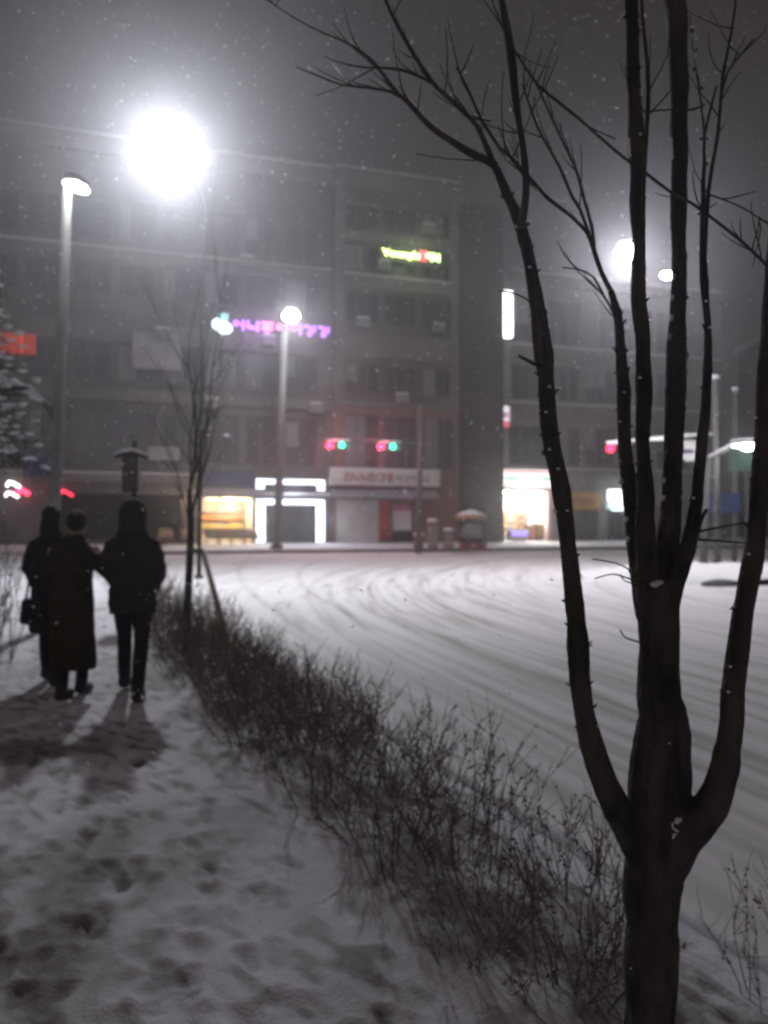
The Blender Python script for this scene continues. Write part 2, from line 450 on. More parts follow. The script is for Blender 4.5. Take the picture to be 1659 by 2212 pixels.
# openings
holesL = []; winL = []
rows = [(5.6, 9.4), (10.9, 13.0), (15.9, 18.1), (19.6, 21.4), (22.6, 24.4)]
rowsL = [(5.6, 8.9), (10.9, 13.3), (14.4+2.0, 18.6), (20.0, 22.6)]
x = sL+.8
while x < sM-2.4:
    for (a, b) in rowsL: holesL.append((x, x+2.3, a, b)); winL.append((x, x+2.3, a, b))
    x += 2.75
sf0, sf1 = S(432), S(549)            # fruit shop
sled0, sled1 = S(560), S(692)
sfz = Zf(490, 1072)
holesL.append((-12.5, -4.6, .6, 3.6))
mb = MB(F); wall_with_holes(mb, sL, sf0, BASE, 26.4, -.35, 0, [h for h in holesL if h[1] <= sf0])
mid = [h for h in holesL if h[0] < sM and h[1] > sf0]
mid2 = [(max(h[0], sf0), h[1], h[2], h[3]) for h in mid if h[2] > 4.9]
mid2 += [(sf0+.1, sf1, BASE, 3.55), (sled0+.35, sled1-.35, BASE, 3.3)]
wall_with_holes(mb, sf0, sM, BASE, 26.4, -.35, 0, mid2)
# upper holes crossing the split are trimmed on the left as well
mb.box((sL, -14, BASE), (sL+.3, -.35, 26.4)); mb.box((sL, -14, 26.0), (sM, -.35, 26.3)); mb.box((sL+.3, -14, BASE), (sR, -13.7, 26))
mb.box((sL+.3, -3.8, 5.0), (sR-.3, -3.6, 26.0))
mb.build('wall', M['conc'], bld)
winL = [wd for wd in winL if not (wd[0] < sf0 < wd[1])]
for (a, b, c, d) in winL: window(bld, a+.01, b-.01, c+.01, d-.01, -.12, 2, random.random() < .4)
for (a, b, c, d) in mid2[:-2]:
    if a == sf0: window(bld, a+.01, b-.01, c+.01, d-.01, -.12, 1)
# right wing, a little proud of the left one
holesR = []; winR = []
for (a, b) in rows:
    for i in range(3):
        w0 = sM+.75+i*2.95; holesR.append((w0, w0+2.6, a, b)); winR.append((w0, w0+2.6, a, b))
ssh0, ssh1 = S(716), S(815); sdo0, sdo1 = S(843), S(888)
gz = 3.45
mb = MB(F); wall_with_holes(mb, sM, sR, 9.9, 26.4, 0, .45, [h for h in holesR if h[2] > 9.9])
mb.box((sR-.3, -14, BASE), (sR, 0, 26.4)); mb.box((sM, -14, 26.0), (sR-.3, 0, 26.3))
mb.build('wall', M['conc'], bld)
mb = MB(F); wall_with_holes(mb, sM, sR, BASE, 9.9, 0, .45, [h for h in holesR if h[2] < 9.9] + [(sdo0, sdo1, BASE, 3.1), (ssh0+.2, ssh1, BASE, 3.5)])
o = mb.build('wall', M['brick'], bld); o['label'] = 'red brick lower wall of the right wing'
for (a, b, c, d) in winR: window(bld, a+.01, b-.01, c+.01, d-.01, .3, 3, random.random() < .45)
for (z0, z1, s0, s1, off) in [(9.6,10.35,sL,sM-.01,.22),(9.95,10.3,sM,sR,.62),(13.4,14.7,sL,sM-.01,.12),(13.5,15.1,sM,sR,.56),(18.9,19.5,sL,sM-.01,.14),
                        (18.35,19.3,sM,sR,.56),(4.35,4.9,sL,S(545),.35),(25.5,26.7,sL,sM-.01,.3),(25.5,26.75,sM,sR+.1,.75),(21.7,22.35,sM,sR,.54)]:
    b_ = MB(F); b_.box((s0, 0 if s0 < sM-.1 else .45, z0), (s1, off, z1)); b_.build('floor_band', M['conc2'], bld)
    if random.random() < .4:
        b_ = MB(F); b_.box((s0+.05, .02 if s0 < sM-.1 else .47, z1), (s1-.05, off-.02, z1+.06)); b_.build('ledge_snow', M['snowcap'], bld)
for s_ in (sM, sR-.7):
    b_ = MB(F); b_.box((s_, .451, 10.3), (s_+.65, .66, 25.5)); b_.build('pilaster', M['conc2'], bld)
for k_, (s_, z_) in enumerate(((-3.2,9.0),(.6,13.45),(3.9,9.0),(-6.4,13.4),(sM+1.6,15.2),(sM+4.6,9.99),(sM+7.4,15.2),(sM+3.2,19.4),(-.9,18.7),(sM+6.6,22.4))):
    b_ = MB(F); b_.box((s_, .50, z_+.3), (s_+.85, .86, z_+.95)); ac = b_.build('air_conditioner', M['pale'], bld)
    b_ = MB(F); q_ = [(s_+.36+.24*math.cos(t_), .865, z_+.62+.24*math.sin(t_)) for t_ in np.linspace(0, 6.283, 15)]; b_.tube(q_, .025, 5); b_.build('fan_ring', M['darkmetal'], ac)
    b_ = MB(F); b_.box((s_+.02, .02, z_+.24), (s_+.83, .86, z_+.295)); b_.build('bracket', M['darkmetal'], ac)
    b_ = MB(F); b_.box((s_+.02, .52, z_+.95), (s_+.83, .84, z_+1.03)); b_.build('cap_snow', M['snowcap'], ac)
# dark stair tower
tw0, tw1 = sR+.02, S(1074)
tow = thing('dark_tower', 'narrow dark clad tower between the grey block and the convenience store building', 'building', F((tw0+tw1)/2, -3, BASE))
t_ = MB(F); t_.box((tw0, -9, BASE), (tw1, 1.1, 24.9)); t_.build('cladding', M['darkpanel'], tow)
for i in range(9):
    t_ = MB(F); z = 2.6+i*2.6; t_.box((tw0+.15, 1.1, z), (tw1-.15, 1.135, z+.09)); t_.build('joint', M['darkwall'], tow)
t_ = MB(F); t_.box((tw0-.02, 1.0, 24.9), (tw1+.02, 1.2, 25.15)); t_.build('coping', M['darkwall'], tow)
# right building with the convenience store
r0, r1 = S(1076), S(1560)
cs0, cs1 = S(1072), S(1189)
rb = thing('store_building', 'pale four storey building with the lit convenience store at street level', 'building', F((r0+r1)/2, -5, BASE))
rrows = [(6.2, 9.2), (11.2, 13.9), (15.6, 18.9)]
holes = []; wins = []
x = S(1100)
i = 0
while x < r1-3.2:
    for (a, b) in rrows:
        holes.append((x, x+2.9, a, b)); wins.append((x, x+2.9, a, b))
    x += 3.35; i += 1
shops = [(cs0+.5, cs1, BASE, 4.3), (S(1222), S(1292), BASE, 3.2), (S(1312), S(1370), BASE, 3.2), (S(1400), S(1470), BASE, 3.2)]
mb = MB(F); wall_with_holes(mb, r0, r1, 5.0, 20.6, -.35, 0, holes)
wall_with_holes(mb, r0, r1, BASE, 5.0, -.35, 0, shops)
mb.box((r0, -12, BASE), (r0+.3, -.35, 20.6)); mb.box((r1-.3, -12, BASE), (r1, -.35, 20.6)); mb.box((r0+.3, -12, 20.2), (r1-.3, -.35, 20.5)); mb.box((r0+.3, -12, BASE), (r1-.3, -11.7, 20.2))
mb.box((r0+.3, -4.2, 5.0), (r1-.3, -4.0, 20.2))
mb.build('wall', M['conc3'], rb)
for (a, b, c, d) in wins: window(rb, a+.01, b-.01, c+.01, d-.01, -.12, 3, random.random() < .5)
for (z0, z1, off) in [(9.6,10.9,.14),(14.2,15.3,.2),(20.0,20.9,.3),(5.3,5.9,.2)]:
    b_ = MB(F); b_.box((r0+.9, 0, z0), (r1, off, z1)); b_.build('floor_band', M['conc2'], rb)
    b_ = MB(F); b_.box((r0+1, .01, z1), (r1-.1, off-.02, z1+.06)); b_.build('ledge_snow', M['snowcap'], rb)
for (a, b, c, d) in shops[1:]:
    window(rb, a+.02, b-.02, c+.02, d-.02, -.15, 3)
# far block at the right and far left
fb = thing('apartment_block', 'dim far apartment block beyond the traffic island at the right', 'building', (58, 88, 0))
for k_, (x0, x1, y0, y1, h_) in enumerate([(40, 88, 84, 96, 21)]):
    m_ = MB(); m_.box((x0, y0, -.3), (x1, y1, h_)); m_.build('wall', M['conc'], fb)
    for fl in range(6):
        for j in range(12):
            w_ = MB(); xa = x0+1.2+j*3.9; w_.box((xa, y0-.06, 2+fl*3.1), (xa+2.2, y0+.02, 3.7+fl*3.1)); w_.build('window', M['glass'], fb)
    m_ = MB(); m_.box((x0-.3, y0-.4, h_), (x1+.3, y1+.3, h_+.5)); m_.build('roof', M['snowcap'], fb)

# ------------------------------------------------------------------ shopfronts
# fruit shop, open to the street
fsb = thing('fruit_shop', 'open fruit shop glowing warm yellow to the left of the white lit frame', 'shop', F((sf0+sf1)/2, -1, BASE))
m_ = MB(F); m_.box((sf0+.1, -3.4, BASE+.02), (sf1-.02, -3.3, 3.5)); m_.box((sf0+.1, -3.3, 3.42), (sf1-.02, -.36, 3.5)); m_.box((sf0+.1, -3.3, BASE+.02), (sf0+.18, -.36, 3.4)); m_.box((sf1-.1, -3.3, BASE+.02), (sf1-.02, -.36, 3.4))
m_.build('interior_wall', M['inner'], fsb)
m_ = MB(F); m_.box((sf0-.5, .35, 3.62), (sf1+.3, 1.5, 3.72)); m_.box((sf0-.5, 1.5, 3.5), (sf1+.3, 1.54, 3.95)); m_.build('awning', M['awn'], fsb)
m_ = MB(F); m_.box((sf0-.45, .36, 3.72), (sf1+.25, 1.49, 3.86)); m_.build('awning_snow', M['snowcap'], fsb)
m_ = MB(F)
for i in range(3): m_.box((sf0+.6+i*1.1, -1.6, 3.33), (sf0+1.4+i*1.1, -1.5, 3.38))
m_.build('ceiling_lamp', emit('warm_tube', (1,.78,.42), 14), fsb)
for i in range(3):
    m_ = MB(F); z = 1.35+i*.55; m_.box((sf0+.25, -3.25, z), (sf1-.25, -2.85, z+.05)); sh = m_.build('shelf', M['wood'], fsb)
    m_ = MB(F)
    for j in range(7): m_.box((sf0+.3+j*.44, -3.2, z+.05), (sf0+.3+j*.44+.34, -2.9, z+.2+.2*random.random()))
    m_.build('goods', M[random.choice(['wood','yel','orange','whitep'])], sh)
lamp_light('shop_light', F((sf0+sf1)/2+.4, -.9, 2.9), 520, .25, (1,.80,.55), fsb)
lamp_light('shop_light', F(sf0-1.2, 1.0, 3.0), 60, .2, (1,.7,.5), fsb)
# sloping fruit stands and their crates
fruits = [('orange','oranges'), ('red','red apples'), ('yel','yellow pears'), ('grn','green melons')]
pos_txt = ['nearest the white lit frame', 'second from the white lit frame', 'third from the white lit frame', 'fourth from the white lit frame', 'fifth from the white lit frame', 'farthest left of the shop']
for k_, px in enumerate((532, 505, 478, 452, 400, 352)):
    s0 = S(px)-.4; zt = .95
    st = thing('fruit_stand', 'low sloping fruit stand on the snowy pavement, ' + pos_txt[k_], 'display stand', F(s0+.4, 1, .3), 'sloping stands in front of the fruit shop')
    m_ = MB(F)
    m_.add([(s0,.5,1.25),(s0+.95,.5,1.25),(s0+.95,1.7,.75),(s0,1.7,.75),(s0,.5,1.19),(s0+.95,.5,1.19),(s0+.95,1.7,.69),(s0,1.7,.69)],
           [(0,1,2,3),(7,6,5,4),(0,4,5,1),(1,5,6,2),(2,6,7,3),(3,7,4,0)]); m_.build('board', M['wood'], st)
    for (a, b, h_) in ((.02,.55,1.19),(.87,.55,1.19),(.02,1.6,.70),(.87,1.6,.70)):
        m_ = MB(F); m_.box((s0+a, b, .2), (s0+a+.06, b+.06, h_)); m_.build('leg', M['wood'], st)
    for r_ in range(2):
        fm, ft = fruits[(k_*2+r_+(k_ > 3)) % 4]
        zc = 1.16-.28*r_; oc = .62+r_*.6
        cr = thing('fruit_crate', '%s wooden crate of %s on the stand %s' % (('upper','lower')[r_], ft, pos_txt[k_]), 'crate', F(s0+.5, oc, zc), 'fruit crates on the sloping stands')
        m_ = MB(F); a0, a1, o0, o1 = s0+.06, s0+.89, oc, oc+.42
        m_.box((a0,o0,zc-.02),(a1,o1,zc)); m_.box((a0,o0,zc),(a0+.02,o1,zc+.16)); m_.box((a1-.02,o0,zc),(a1,o1,zc+.16)); m_.box((a0+.02,o0,zc),(a1-.02,o0+.02,zc+.16)); m_.box((a0+.02,o1-.02,zc),(a1-.02,o1,zc+.16))
        m_.build('crate_side', M['stake'], cr)
        m_ = MB(F)
        for q in range(18): m_.ell((a0+.08+random.random()*.68, o0+.07+random.random()*.28, zc+.13+.05*random.random()), (.062,.062,.058), 8, 5)
        m_.build('fruit', M[fm], cr, smooth=True)
# white LED outlined doorway
led = thing('led_frame', 'dazzling white LED outline round a dark shop doorway', 'light frame', F((sled0+sled1)/2, .4, BASE))
LE = emit('white_led', (.84,.88,1.0), 3.0); LB = emit('led_bulb', (.80,.86,1.0), 4.0, False)
lz = 3.42
def strip(a, b, horiz, w_=.62):
    m_ = MB(F)
    if horiz: m_.box((a[0], .38, a[1]), (b[0], .43, a[1]+w_))
    else: m_.box((a[0], .38, a[1]), (a[0]+w_, .43, b[1]))
    return m_
e0, e1 = S(551), S(698)
zt0, zt1, zl0, zl1 = Zf(625,1047), Zf(625,1036), Zf(625,1087), Zf(625,1079)
fbk = MB(F)
for (a, b) in (((e0,BASE),(e0+.72,zl1)), ((e1-.72,BASE),(e1,zl1)), ((e0+.72,zl0-.1),(e1-.72,zl1))): fbk.box((a[0],.0,a[1]),(b[0],.37,b[1]))
fbk.box((e0,0,Zf(625,1060)),(e1,.37,zt1+.06))
fbk.build('backing_board', M['darkwall'], led)
def led_part(name, a, b):
    m_ = MB(F); m_.box((a[0]+.07,.375,a[1]+.07), (b[0]-.07,.42,b[1]-.07)); p_ = m_.build(name, LE, led)
    m_ = MB(F)
    L = [];
    stp = .16
    nx = int((b[0]-a[0])/stp); nz = int((b[1]-a[1])/stp)
    for i in range(nx+1):
        for zz in (a[1]+.03, b[1]-.03): L.append((a[0]+.03+i*(b[0]-a[0]-.06)/max(nx,1), zz))
    for i in range(nz+1):
        for xx in (a[0]+.03, b[0]-.03): L.append((xx, a[1]+.03+i*(b[1]-a[1]-.06)/max(nz,1)))
    for (xx, zz) in L: m_.ell((xx,.42,zz), (.045,.03,.045), 6, 4)
    m_.build('bulb_row', LB, p_)
led_part('side_strip', (e0, BASE+.05), (e0+.62, zl1))
led_part('side_strip', (e1-.62, BASE+.05), (e1, zl1))
led_part('lintel_strip', (e0+.62, zl0-.12), (e1-.62, zl1+.02))
led_part('top_strip', (e0, zt0), (e1, zt1))
led_part('drop_strip', (e0, zt0-.34), (e0+.55, zt0))
led_part('drop_strip', (e1-.55, zt0-.42), (e1, zt0))
m_ = MB(F); m_.box((e0-.2, .44, zl1+.22), (e1+.3, 1.1, zl1+.30)); m_.build('canopy', M['awn'], led)
m_ = MB(F); m_.box((e0-.15, .46, zl1+.30), (e1+.25, 1.08, zl1+.42)); m_.build('canopy_snow', M['snowcap'], led)
m_ = MB(F); m_.box((e0+.73, .1, BASE), (e1-.73, .14, zl0-.1))
m_.build('door_glass', mat('dark_door', (.07,.075,.08), .3, .3, 1.2), led)
m_ = MB(F)
for i in range(5): xx = e0+.73+i*(e1-e0-1.54)/4; m_.box((xx,.14,BASE),(xx+.06,.18,zl0-.1))
m_.build('door_frame', M['frame'], led)
lamp_light('led_glow', F((e0+e1)/2, 1.8, 4.0), 90, .5, (.85,.9,1), led)
lamp_light('led_glow', F(e0+.1, 1.6, 1.9), 70, .4, (.85,.9,1), led)
lamp_light('led_glow', F(e1-.1, 1.6, 1.9), 70, .4, (.85,.9,1), led)
# closed shop with white shutter
shp = thing('closed_shop', 'closed shop with pale roller shutter under a long white and red signboard', 'shop', F(S(800), .5, BASE))
m_ = MB(F); zz = BASE
while zz < 3.35: m_.box((ssh0+.2, .18, zz), (ssh1, .25, zz+.085)); m_.box((ssh0+.2,.16,zz+.085),(ssh1,.22,zz+.11)); zz += .11
m_.build('roller_shutter', M['shutter'], shp)
m_ = MB(F); m_.box((ssh1+.02, .451, 1.2), (ssh1+.72, .52, 3.4)); m_.build('side_panel', M['redp'], shp)
m_ = MB(F); m_.box((ssh1+.05, .451, .5), (ssh1+.66, .70, 1.1)); m_.build('flower_box', M['maroon'], shp)
m_ = MB(F); m_.box((sdo0, .2, BASE), (sdo1, .25, 3.1)); dr = m_.build('door', M['glass'], shp)
m_ = MB(F); m_.box((sdo0+.1, .26, 1.2), (sdo1-.1, .29, 2.6)); m_.build('poster', M['whitep'], dr)
m_ = MB(F); m_.box((sdo0+.1, .26, 2.62), (sdo1-.1, .29, 3.02)); o = m_.build('poster', M['pinkp'], dr); o['label'] = 'pink strip at the top of the door'
m_ = MB(F); m_.box((S(706), .451, 4.35), (S(941), .80, 5.5)); sg = m_.build('signboard', M['whitep'], shp)
def glyph_row(mbs, s0, z0, wd, hg, n_, off, rnd, t=.09, depth=.05, gap=.18):
    """rows of square written characters made of straight and round strokes"""
    for i in range(n_):
        m__ = mbs[i % len(mbs)]; a = s0 + i*(wd+gap); k_ = rnd.randrange(5); b = a+wd; h_ = z0+hg
        o0, o1 = off, off+depth
        def hb(x0, x1, z): m__.box((x0, o0, z), (x1, o1, z+t))
        def vb(x, za, zb): m__.box((x, o0, za), (x+t, o1, zb))
        def ring(cx, cz, r_):
            q = [(cx+math.cos(2*math.pi*j/10)*r_, (o0+o1)/2, cz+math.sin(2*math.pi*j/10)*r_) for j in range(11)]
            m__.tube(q, t*.5, 5)
        mz = z0+hg*.5
        if k_ == 0: hb(a, a+wd*.55, h_-t); vb(a+wd*.5, mz+.02, h_-t); vb(b-t, z0+hg*.35, h_); ring(a+wd*.5, z0+hg*.2, hg*.19)
        elif k_ == 1: ring(a+wd*.3, mz+hg*.15, hg*.22); vb(b-t, z0, h_); hb(b-wd*.35, b-t, mz)
        elif k_ == 2: vb(a, mz, h_); hb(a, a+wd*.55, mz-t); vb(b-t, mz-t, h_); hb(a+.05, b-t, z0+hg*.22); vb(b-t, z0, z0+hg*.22)
        elif k_ == 3: hb(a, b, h_-t); vb(a+wd*.3, mz, h_-t); vb(a+wd*.62, mz, h_-t); hb(a, b, mz-t); ring(a+wd*.5, z0+hg*.18, hg*.17)
        else: hb(a, a+wd*.6, h_-t); hb(a, a+wd*.6, mz); hb(a, a+wd*.6, z0+.02); vb(a, z0+t, h_-t); vb(b-t, z0, h_)
rr = random.Random(5)
ga = MB(F); glyph_row([ga], S(738), 4.62, .5, .6, 6, .80, rr, .09, .02, .12); ga.build('lettering', M['redink'], sg)
ga = MB(F); glyph_row([ga], S(738)+3.8, 4.62, .42, .5, 5, .80, rr, .07, .02, .1); ga.build('lettering', M['greyink'], sg)
m_ = MB(F); m_.box((S(706)+.02, .47, 5.5), (S(941)-.02, .78, 5.57)); m_.build('sign_snow', M['snowcap'], sg)
m_ = MB(F); m_.add([(S(710),.46,4.1),(S(935),.46,4.1),(S(935),1.35,3.6),(S(710),1.35,3.6),(S(710),.46,4.0),(S(935),.46,4.0),(S(935),1.35,3.45),(S(710),1.35,3.45)],
       [(0,1,2,3),(7,6,5,4),(0,4,5,1),(1,5,6,2),(2,6,7,3),(3,7,4,0)]); m_.build('awning', M['awn'], shp)
# convenience store interior
cst = thing('convenience_store', 'brightly lit convenience store front with white green striped sign', 'shop', F((cs0+cs1)/2, -1, BASE))
a0, a1 = cs0+.5, cs1
m_ = MB(F); m_.box((a0+.01, -3.9, BASE), (a1-.01, -3.8, 4.28)); m_.box((a0+.01, -3.8, 4.2), (a1-.01, -.36, 4.28)); m_.box((a0+.01, -3.8, BASE+.01), (a0+.08, -.36, 4.2)); m_.box((a1-.08, -3.8, BASE+.01), (a1-.01, -.36, 4.2)); m_.box((a0+.08, -3.8, BASE-.02), (a1-.08, -.36, BASE+.03))
m_.build('interior_wall', M['innerw'], cst)
m_ = MB(F)
for i in range(4):
    for j in range(3): m_.box((a0+.4+i*1.05, -3.4+j*1.05, 4.12), (a0+1.2+i*1.05, -3.1+j*1.05, 4.17))
m_.build('ceiling_lamp', emit('cold_tube', (1,.96,.88), 22), cst)
for i in range(4):
    m_ = MB(F); z = .9+i*.48; m_.box((a0+.2, -3.75, z), (a1-.2, -3.35, z+.04)); sh = m_.build('shelf', M['whitep'], cst)
    for cnm, ph in (('redp',0),('yel',1),('blue',2),('whitep',3)):
        m_ = MB(F)
        for j in range(ph, 20, 4): m_.box((a0+.25+j*.2, -3.7, z+.04), (a0+.25+j*.2+.16, -3.4, z+.2+.18*random.random()))
        m_.build('goods', M[cnm], sh)
for k_, (ss, hh, cnm) in enumerate(((a0+2.3, 1.5, 'wood'), (a0+3.3, 1.7, 'tarp'), (a0+1.3, 1.0, 'curtain'))):
    m_ = MB(F); m_.box((ss, -1.6, BASE+.03), (ss+.8, -.9, hh)); rk = m_.build('display_rack', M[cnm], cst)
    for cnm2, ph in (('redp',0),('yel',1),('grn',2),('orange',3)):
        m_ = MB(F)
        for z in (.7, 1.05, 1.4):
            if z < hh-.2:
                m_.box((ss+.05+ph*.18, -.895, z), (ss+.2+ph*.18, -.82, z+.22))
        if m_.v: m_.build('goods', M[cnm2], rk)
m_ = MB(F)
for i in range(4): xx = a0+.02+i*(a1-a0-.14)/3; m_.box((xx, -.25, BASE), (xx+.08, -.15, 4.25))
m_.box((a0, -.25, 4.2), (a1, -.15, 4.29)); m_.build('door_frame', mat('red_frame', (.5,.12,.10), .5), cst)
m_ = MB(F); m_.box((cs0+.55, .02, 4.45), (cs1+.1, .40, 5.75)); sg = m_.build('signboard', emit('store_sign', (1,.97,.95), 1.6), cst)
gs_ = emit('green_stripe', (.05,.75,.40), .9)
m_ = MB(F); m_.box((cs0+.56,.40,4.98),(cs0+1.5,.42,5.2)); m_.build('stripe', gs_, sg)
m_ = MB(F); m_.box((cs1-1.0,.40,4.98),(cs1+.09,.42,5.2)); m_.build('stripe', gs_, sg)
m_ = MB(F); m_.box((cs0+.56,.40,5.5),(cs1+.09,.42,5.66)); m_.build('stripe', emit('red_stripe', (.9,.30,.25), .8), sg)
m_ = MB(F); m_.box((cs0+.56,.40,4.55),(cs1+.09,.42,4.66)); m_.build('stripe', emit('rose_stripe', (.9,.5,.45), .8), sg)
lamp_light('store_light', F((a0+a1)/2, -1.8, 3.3), 700, .3, (1,.95,.86), cst)
lamp_light('store_light', F((a0+a1)/2, .9, 3.4), 260, .4, (1,.95,.88), cst)
# lit chest in front of the store
fz = thing('ice_chest', 'white lit ice cream chest with violet side left of the store door', 'freezer', F(cs0+1.1, .6, .34))
m_ = MB(F); m_.box((cs0+.7, .3, .45), (cs0+2.2, 1.0, 1.15)); m_.build('body', M['whitep'], fz)
m_ = MB(F); m_.box((cs0+.72, .32, 1.15), (cs0+2.18, .98, 1.22)); m_.build('lid', emit('chest_lid', (.85,.80,1.0), 1.3), fz)
m_ = MB(F); m_.box((cs0+.75, 1.0, .75), (cs0+2.15, 1.02, 1.08)); m_.build('front_strip', emit('violet_strip', (.45,.32,1.0), 1.5), fz)
# signs on the facades
def sign_box(name, label, cat, s0, s1, z0, z1, off0, off1, m__, group=None):
    t_ = thing(name, label, cat, F((s0+s1)/2, off0, z0), group); m_ = MB(F); m_.box((s0, off0, z0), (s1, off1, z1)); f_ = m_.build('face', m__, t_); return t_
t_ = sign_box('blade_sign', 'tall blazing white vertical blade sign on the corner of the store building', 'sign', S(1074), S(1097), Zf(1085,732), Zf(1085,634), .35, .85, emit('blade_white', (1,.98,1), 4.5))
m_ = MB(F); m_.box((S(1074)-.05,.30,Zf(1085,732)-.06),(S(1097)+.05,.349,Zf(1085,634)+.06)); m_.build('casing', M['frame'], t_)
t_ = sign_box('blade_sign', 'small white blade sign with red foot, below the tall white one', 'sign', S(1070), S(1090), Zf(1080,912), Zf(1080,880), .35, .8, emit('small_white', (.9,.85,.9), 1.1))
m_ = MB(F); m_.box((S(1070), .35, Zf(1080,924)), (S(1090), .8, Zf(1080,912))); m_.build('foot', emit('small_red', (.9,.15,.22), .9), t_)
m_ = MB(F); m_.box((S(1070)+.1, .82, Zf(1080,905)), (S(1090)-.1, .83, Zf(1080,893))); m_.build('emblem', emit('small_pink', (.6,.35,.45), .7), t_)
t_ = sign_box('blade_sign', 'unlit pale vertical sign between the tall white and small white ones', 'sign', S(1072), S(1094), Zf(1083,868), Zf(1083,742), .35, .8, M['pale'])
t_ = sign_box('blade_sign', 'unlit pale vertical sign low on the corner above the store', 'sign', S(1070), S(1088), Zf(1083,1008), Zf(1083,932), .35, .8, M['pale'])
t_ = sign_box('shop_sign', 'unlit mustard yellow shop sign to the right of the convenience store', 'sign', S(1222), S(1292), Zf(1255,1101), Zf(1255,1064), .02, .3, M['yellow'])
ga = MB(F); glyph_row([ga], S(1230), Zf(1255,1101)+.35, .4, .55, 4, .3, rr, .08, .02, .12); ga.build('lettering', M['redp'], t_)
t_ = sign_box('shop_sign', 'cold white lit shop sign seen just left of the thin tree stem', 'sign', S(1312), S(1346), Zf(1330,1082), Zf(1330,1058), .02, .35, emit('cold_sign', (.92,.97,1), 3.2))
m_ = MB(F); m_.box((S(1320), .02, Zf(1330,1103)), (S(1352), .35, Zf(1330,1083))); m_.build('lower_box', emit('cold_sign2', (.75,.95,1), 2.4), t_)
m_ = MB(F); m_.box((S(1308), .02, Zf(1330,1100)), (S(1319), .30, Zf(1330,1086))); m_.build('side_box', emit('cold_sign3', (.6,.8,.85), .7), t_)
lamp_light('sign_glow', F(S(1330), 1.2, Zf(1330,1080)), 120, .3, (.9,.97,1), t_)
t_ = sign_box('shop_sign', 'unlit pale signboard high on the left part of the grey block', 'sign', S(284), S(388), Zf(330,800), Zf(330,722), .13, .4, M['pale'])
t_ = sign_box('shop_sign', 'unlit pale narrow signboard behind the young staked tree', 'sign', S(318), S(385), Zf(350,995), Zf(350,967), .36, .6, M['pale'])
t_ = sign_box('shop_sign', 'unlit blue signboard above the leftmost walker', 'sign', S(55), S(110), Zf(80,1030), Zf(80,985), .36, .6, M['blue'])
t_ = sign_box('shop_sign', 'dark blue signboard over the fruit shop awning', 'sign', S(440), S(545), Zf(490,1052), Zf(490,1018), .36, .6, M['blue'])
# red lit window
t_ = thing('red_window', 'window glowing red high at the left edge', 'window', F(S(30), .05, 12))
z0, z1 = Zf(35,766), Zf(35,722)
for k_, (a, b, s_) in enumerate(((-8,14,.26),(16,38,.20),(40,50,.5),(52,76,.13))):
    m_ = MB(F); m_.box((S(a), .20, z0), (S(b), .24, z1)); m_.build('pane', emit('red_pane', (1,.09,.035), s_), t_)
# small light bars on the left facade
for (px, py, c, st, lb) in ((30,1047,(1,.95,1),9,'white light bar, upper of the two white ones at the left edge'),(27,1069,(.95,.9,.95),5,'white light bar, lower of the two white ones at the left edge'),
        (51,1063,(1,.04,.10),6,'thick red light bar just right of the two white bars'),(125,1057,(1,.03,.10),5,'red light bar over the leftmost walker, upper of a pair'),(144,1066,(1,.03,.08),4,'red light bar over the middle walker, lower of a pair')):
    w_ = 14 if c[1] > .5 or px > 100 else 13
    t_ = thing('light_bar', lb, 'lamp', F(S(px), .4, Zf(px,py)))
    m_ = MB(F); hh = .08 if px != 51 else .15
    q = [(S(px-w_), .5, Zf(px,py)-.12+.0), (S(px-w_*.7), .5, Zf(px,py)+.12), (S(px-w_*.2), .5, Zf(px,py)+.10), (S(px+w_), .5, Zf(px,py)-.16)]
    m_.tube(q, hh, 6); m_.build('tube', emit('bar_light', c, st, False), t_)
    m_ = MB(F); m_.box((S(px)-.1, .0, Zf(px,py)-.1), (S(px)+.1, .42, Zf(px,py))); m_.build('bracket', M['darkmetal'], t_)
# purple sign
t_ = thing('neon_sign', 'violet and pink neon sign with pale blue emblem behind the middle street lamp', 'sign', F(S(570), .4, 14.6))
zc = 15.05
va = MB(F); vb_ = MB(F)
glyph_row([va, va, vb_, vb_, va, va, va], S(499), zc-.34, .80, .70, 7, .30, random.Random(8), .13, .1, .19)
va.build('lettering', emit('violet_neon', (.55,.20,1.0), 3.0), t_); vb_.build('lettering', emit('pink_neon', (1.0,.20,.62), 3.0), t_)
m_ = MB(F); m_.ell((S(470), .35, zc-.05), (.45,.1,.42), 12, 8); m_.ell((S(482), .35, zc-.25), (.52,.1,.42), 12, 8); m_.build('emblem', emit('blue_emblem', (.72,.93,1.0), 3.2), t_, smooth=True)
m_ = MB(F); m_.box((S(471), .28, zc+.2), (S(490), .42, zc+.72)); m_.build('emblem_top', emit('blue_emblem2', (.45,.85,.95), 1.1), t_)
lamp_light('sign_glow', F(S(560), 1.4, 15.0), 120, .6, (.65,.35,1.0), t_)
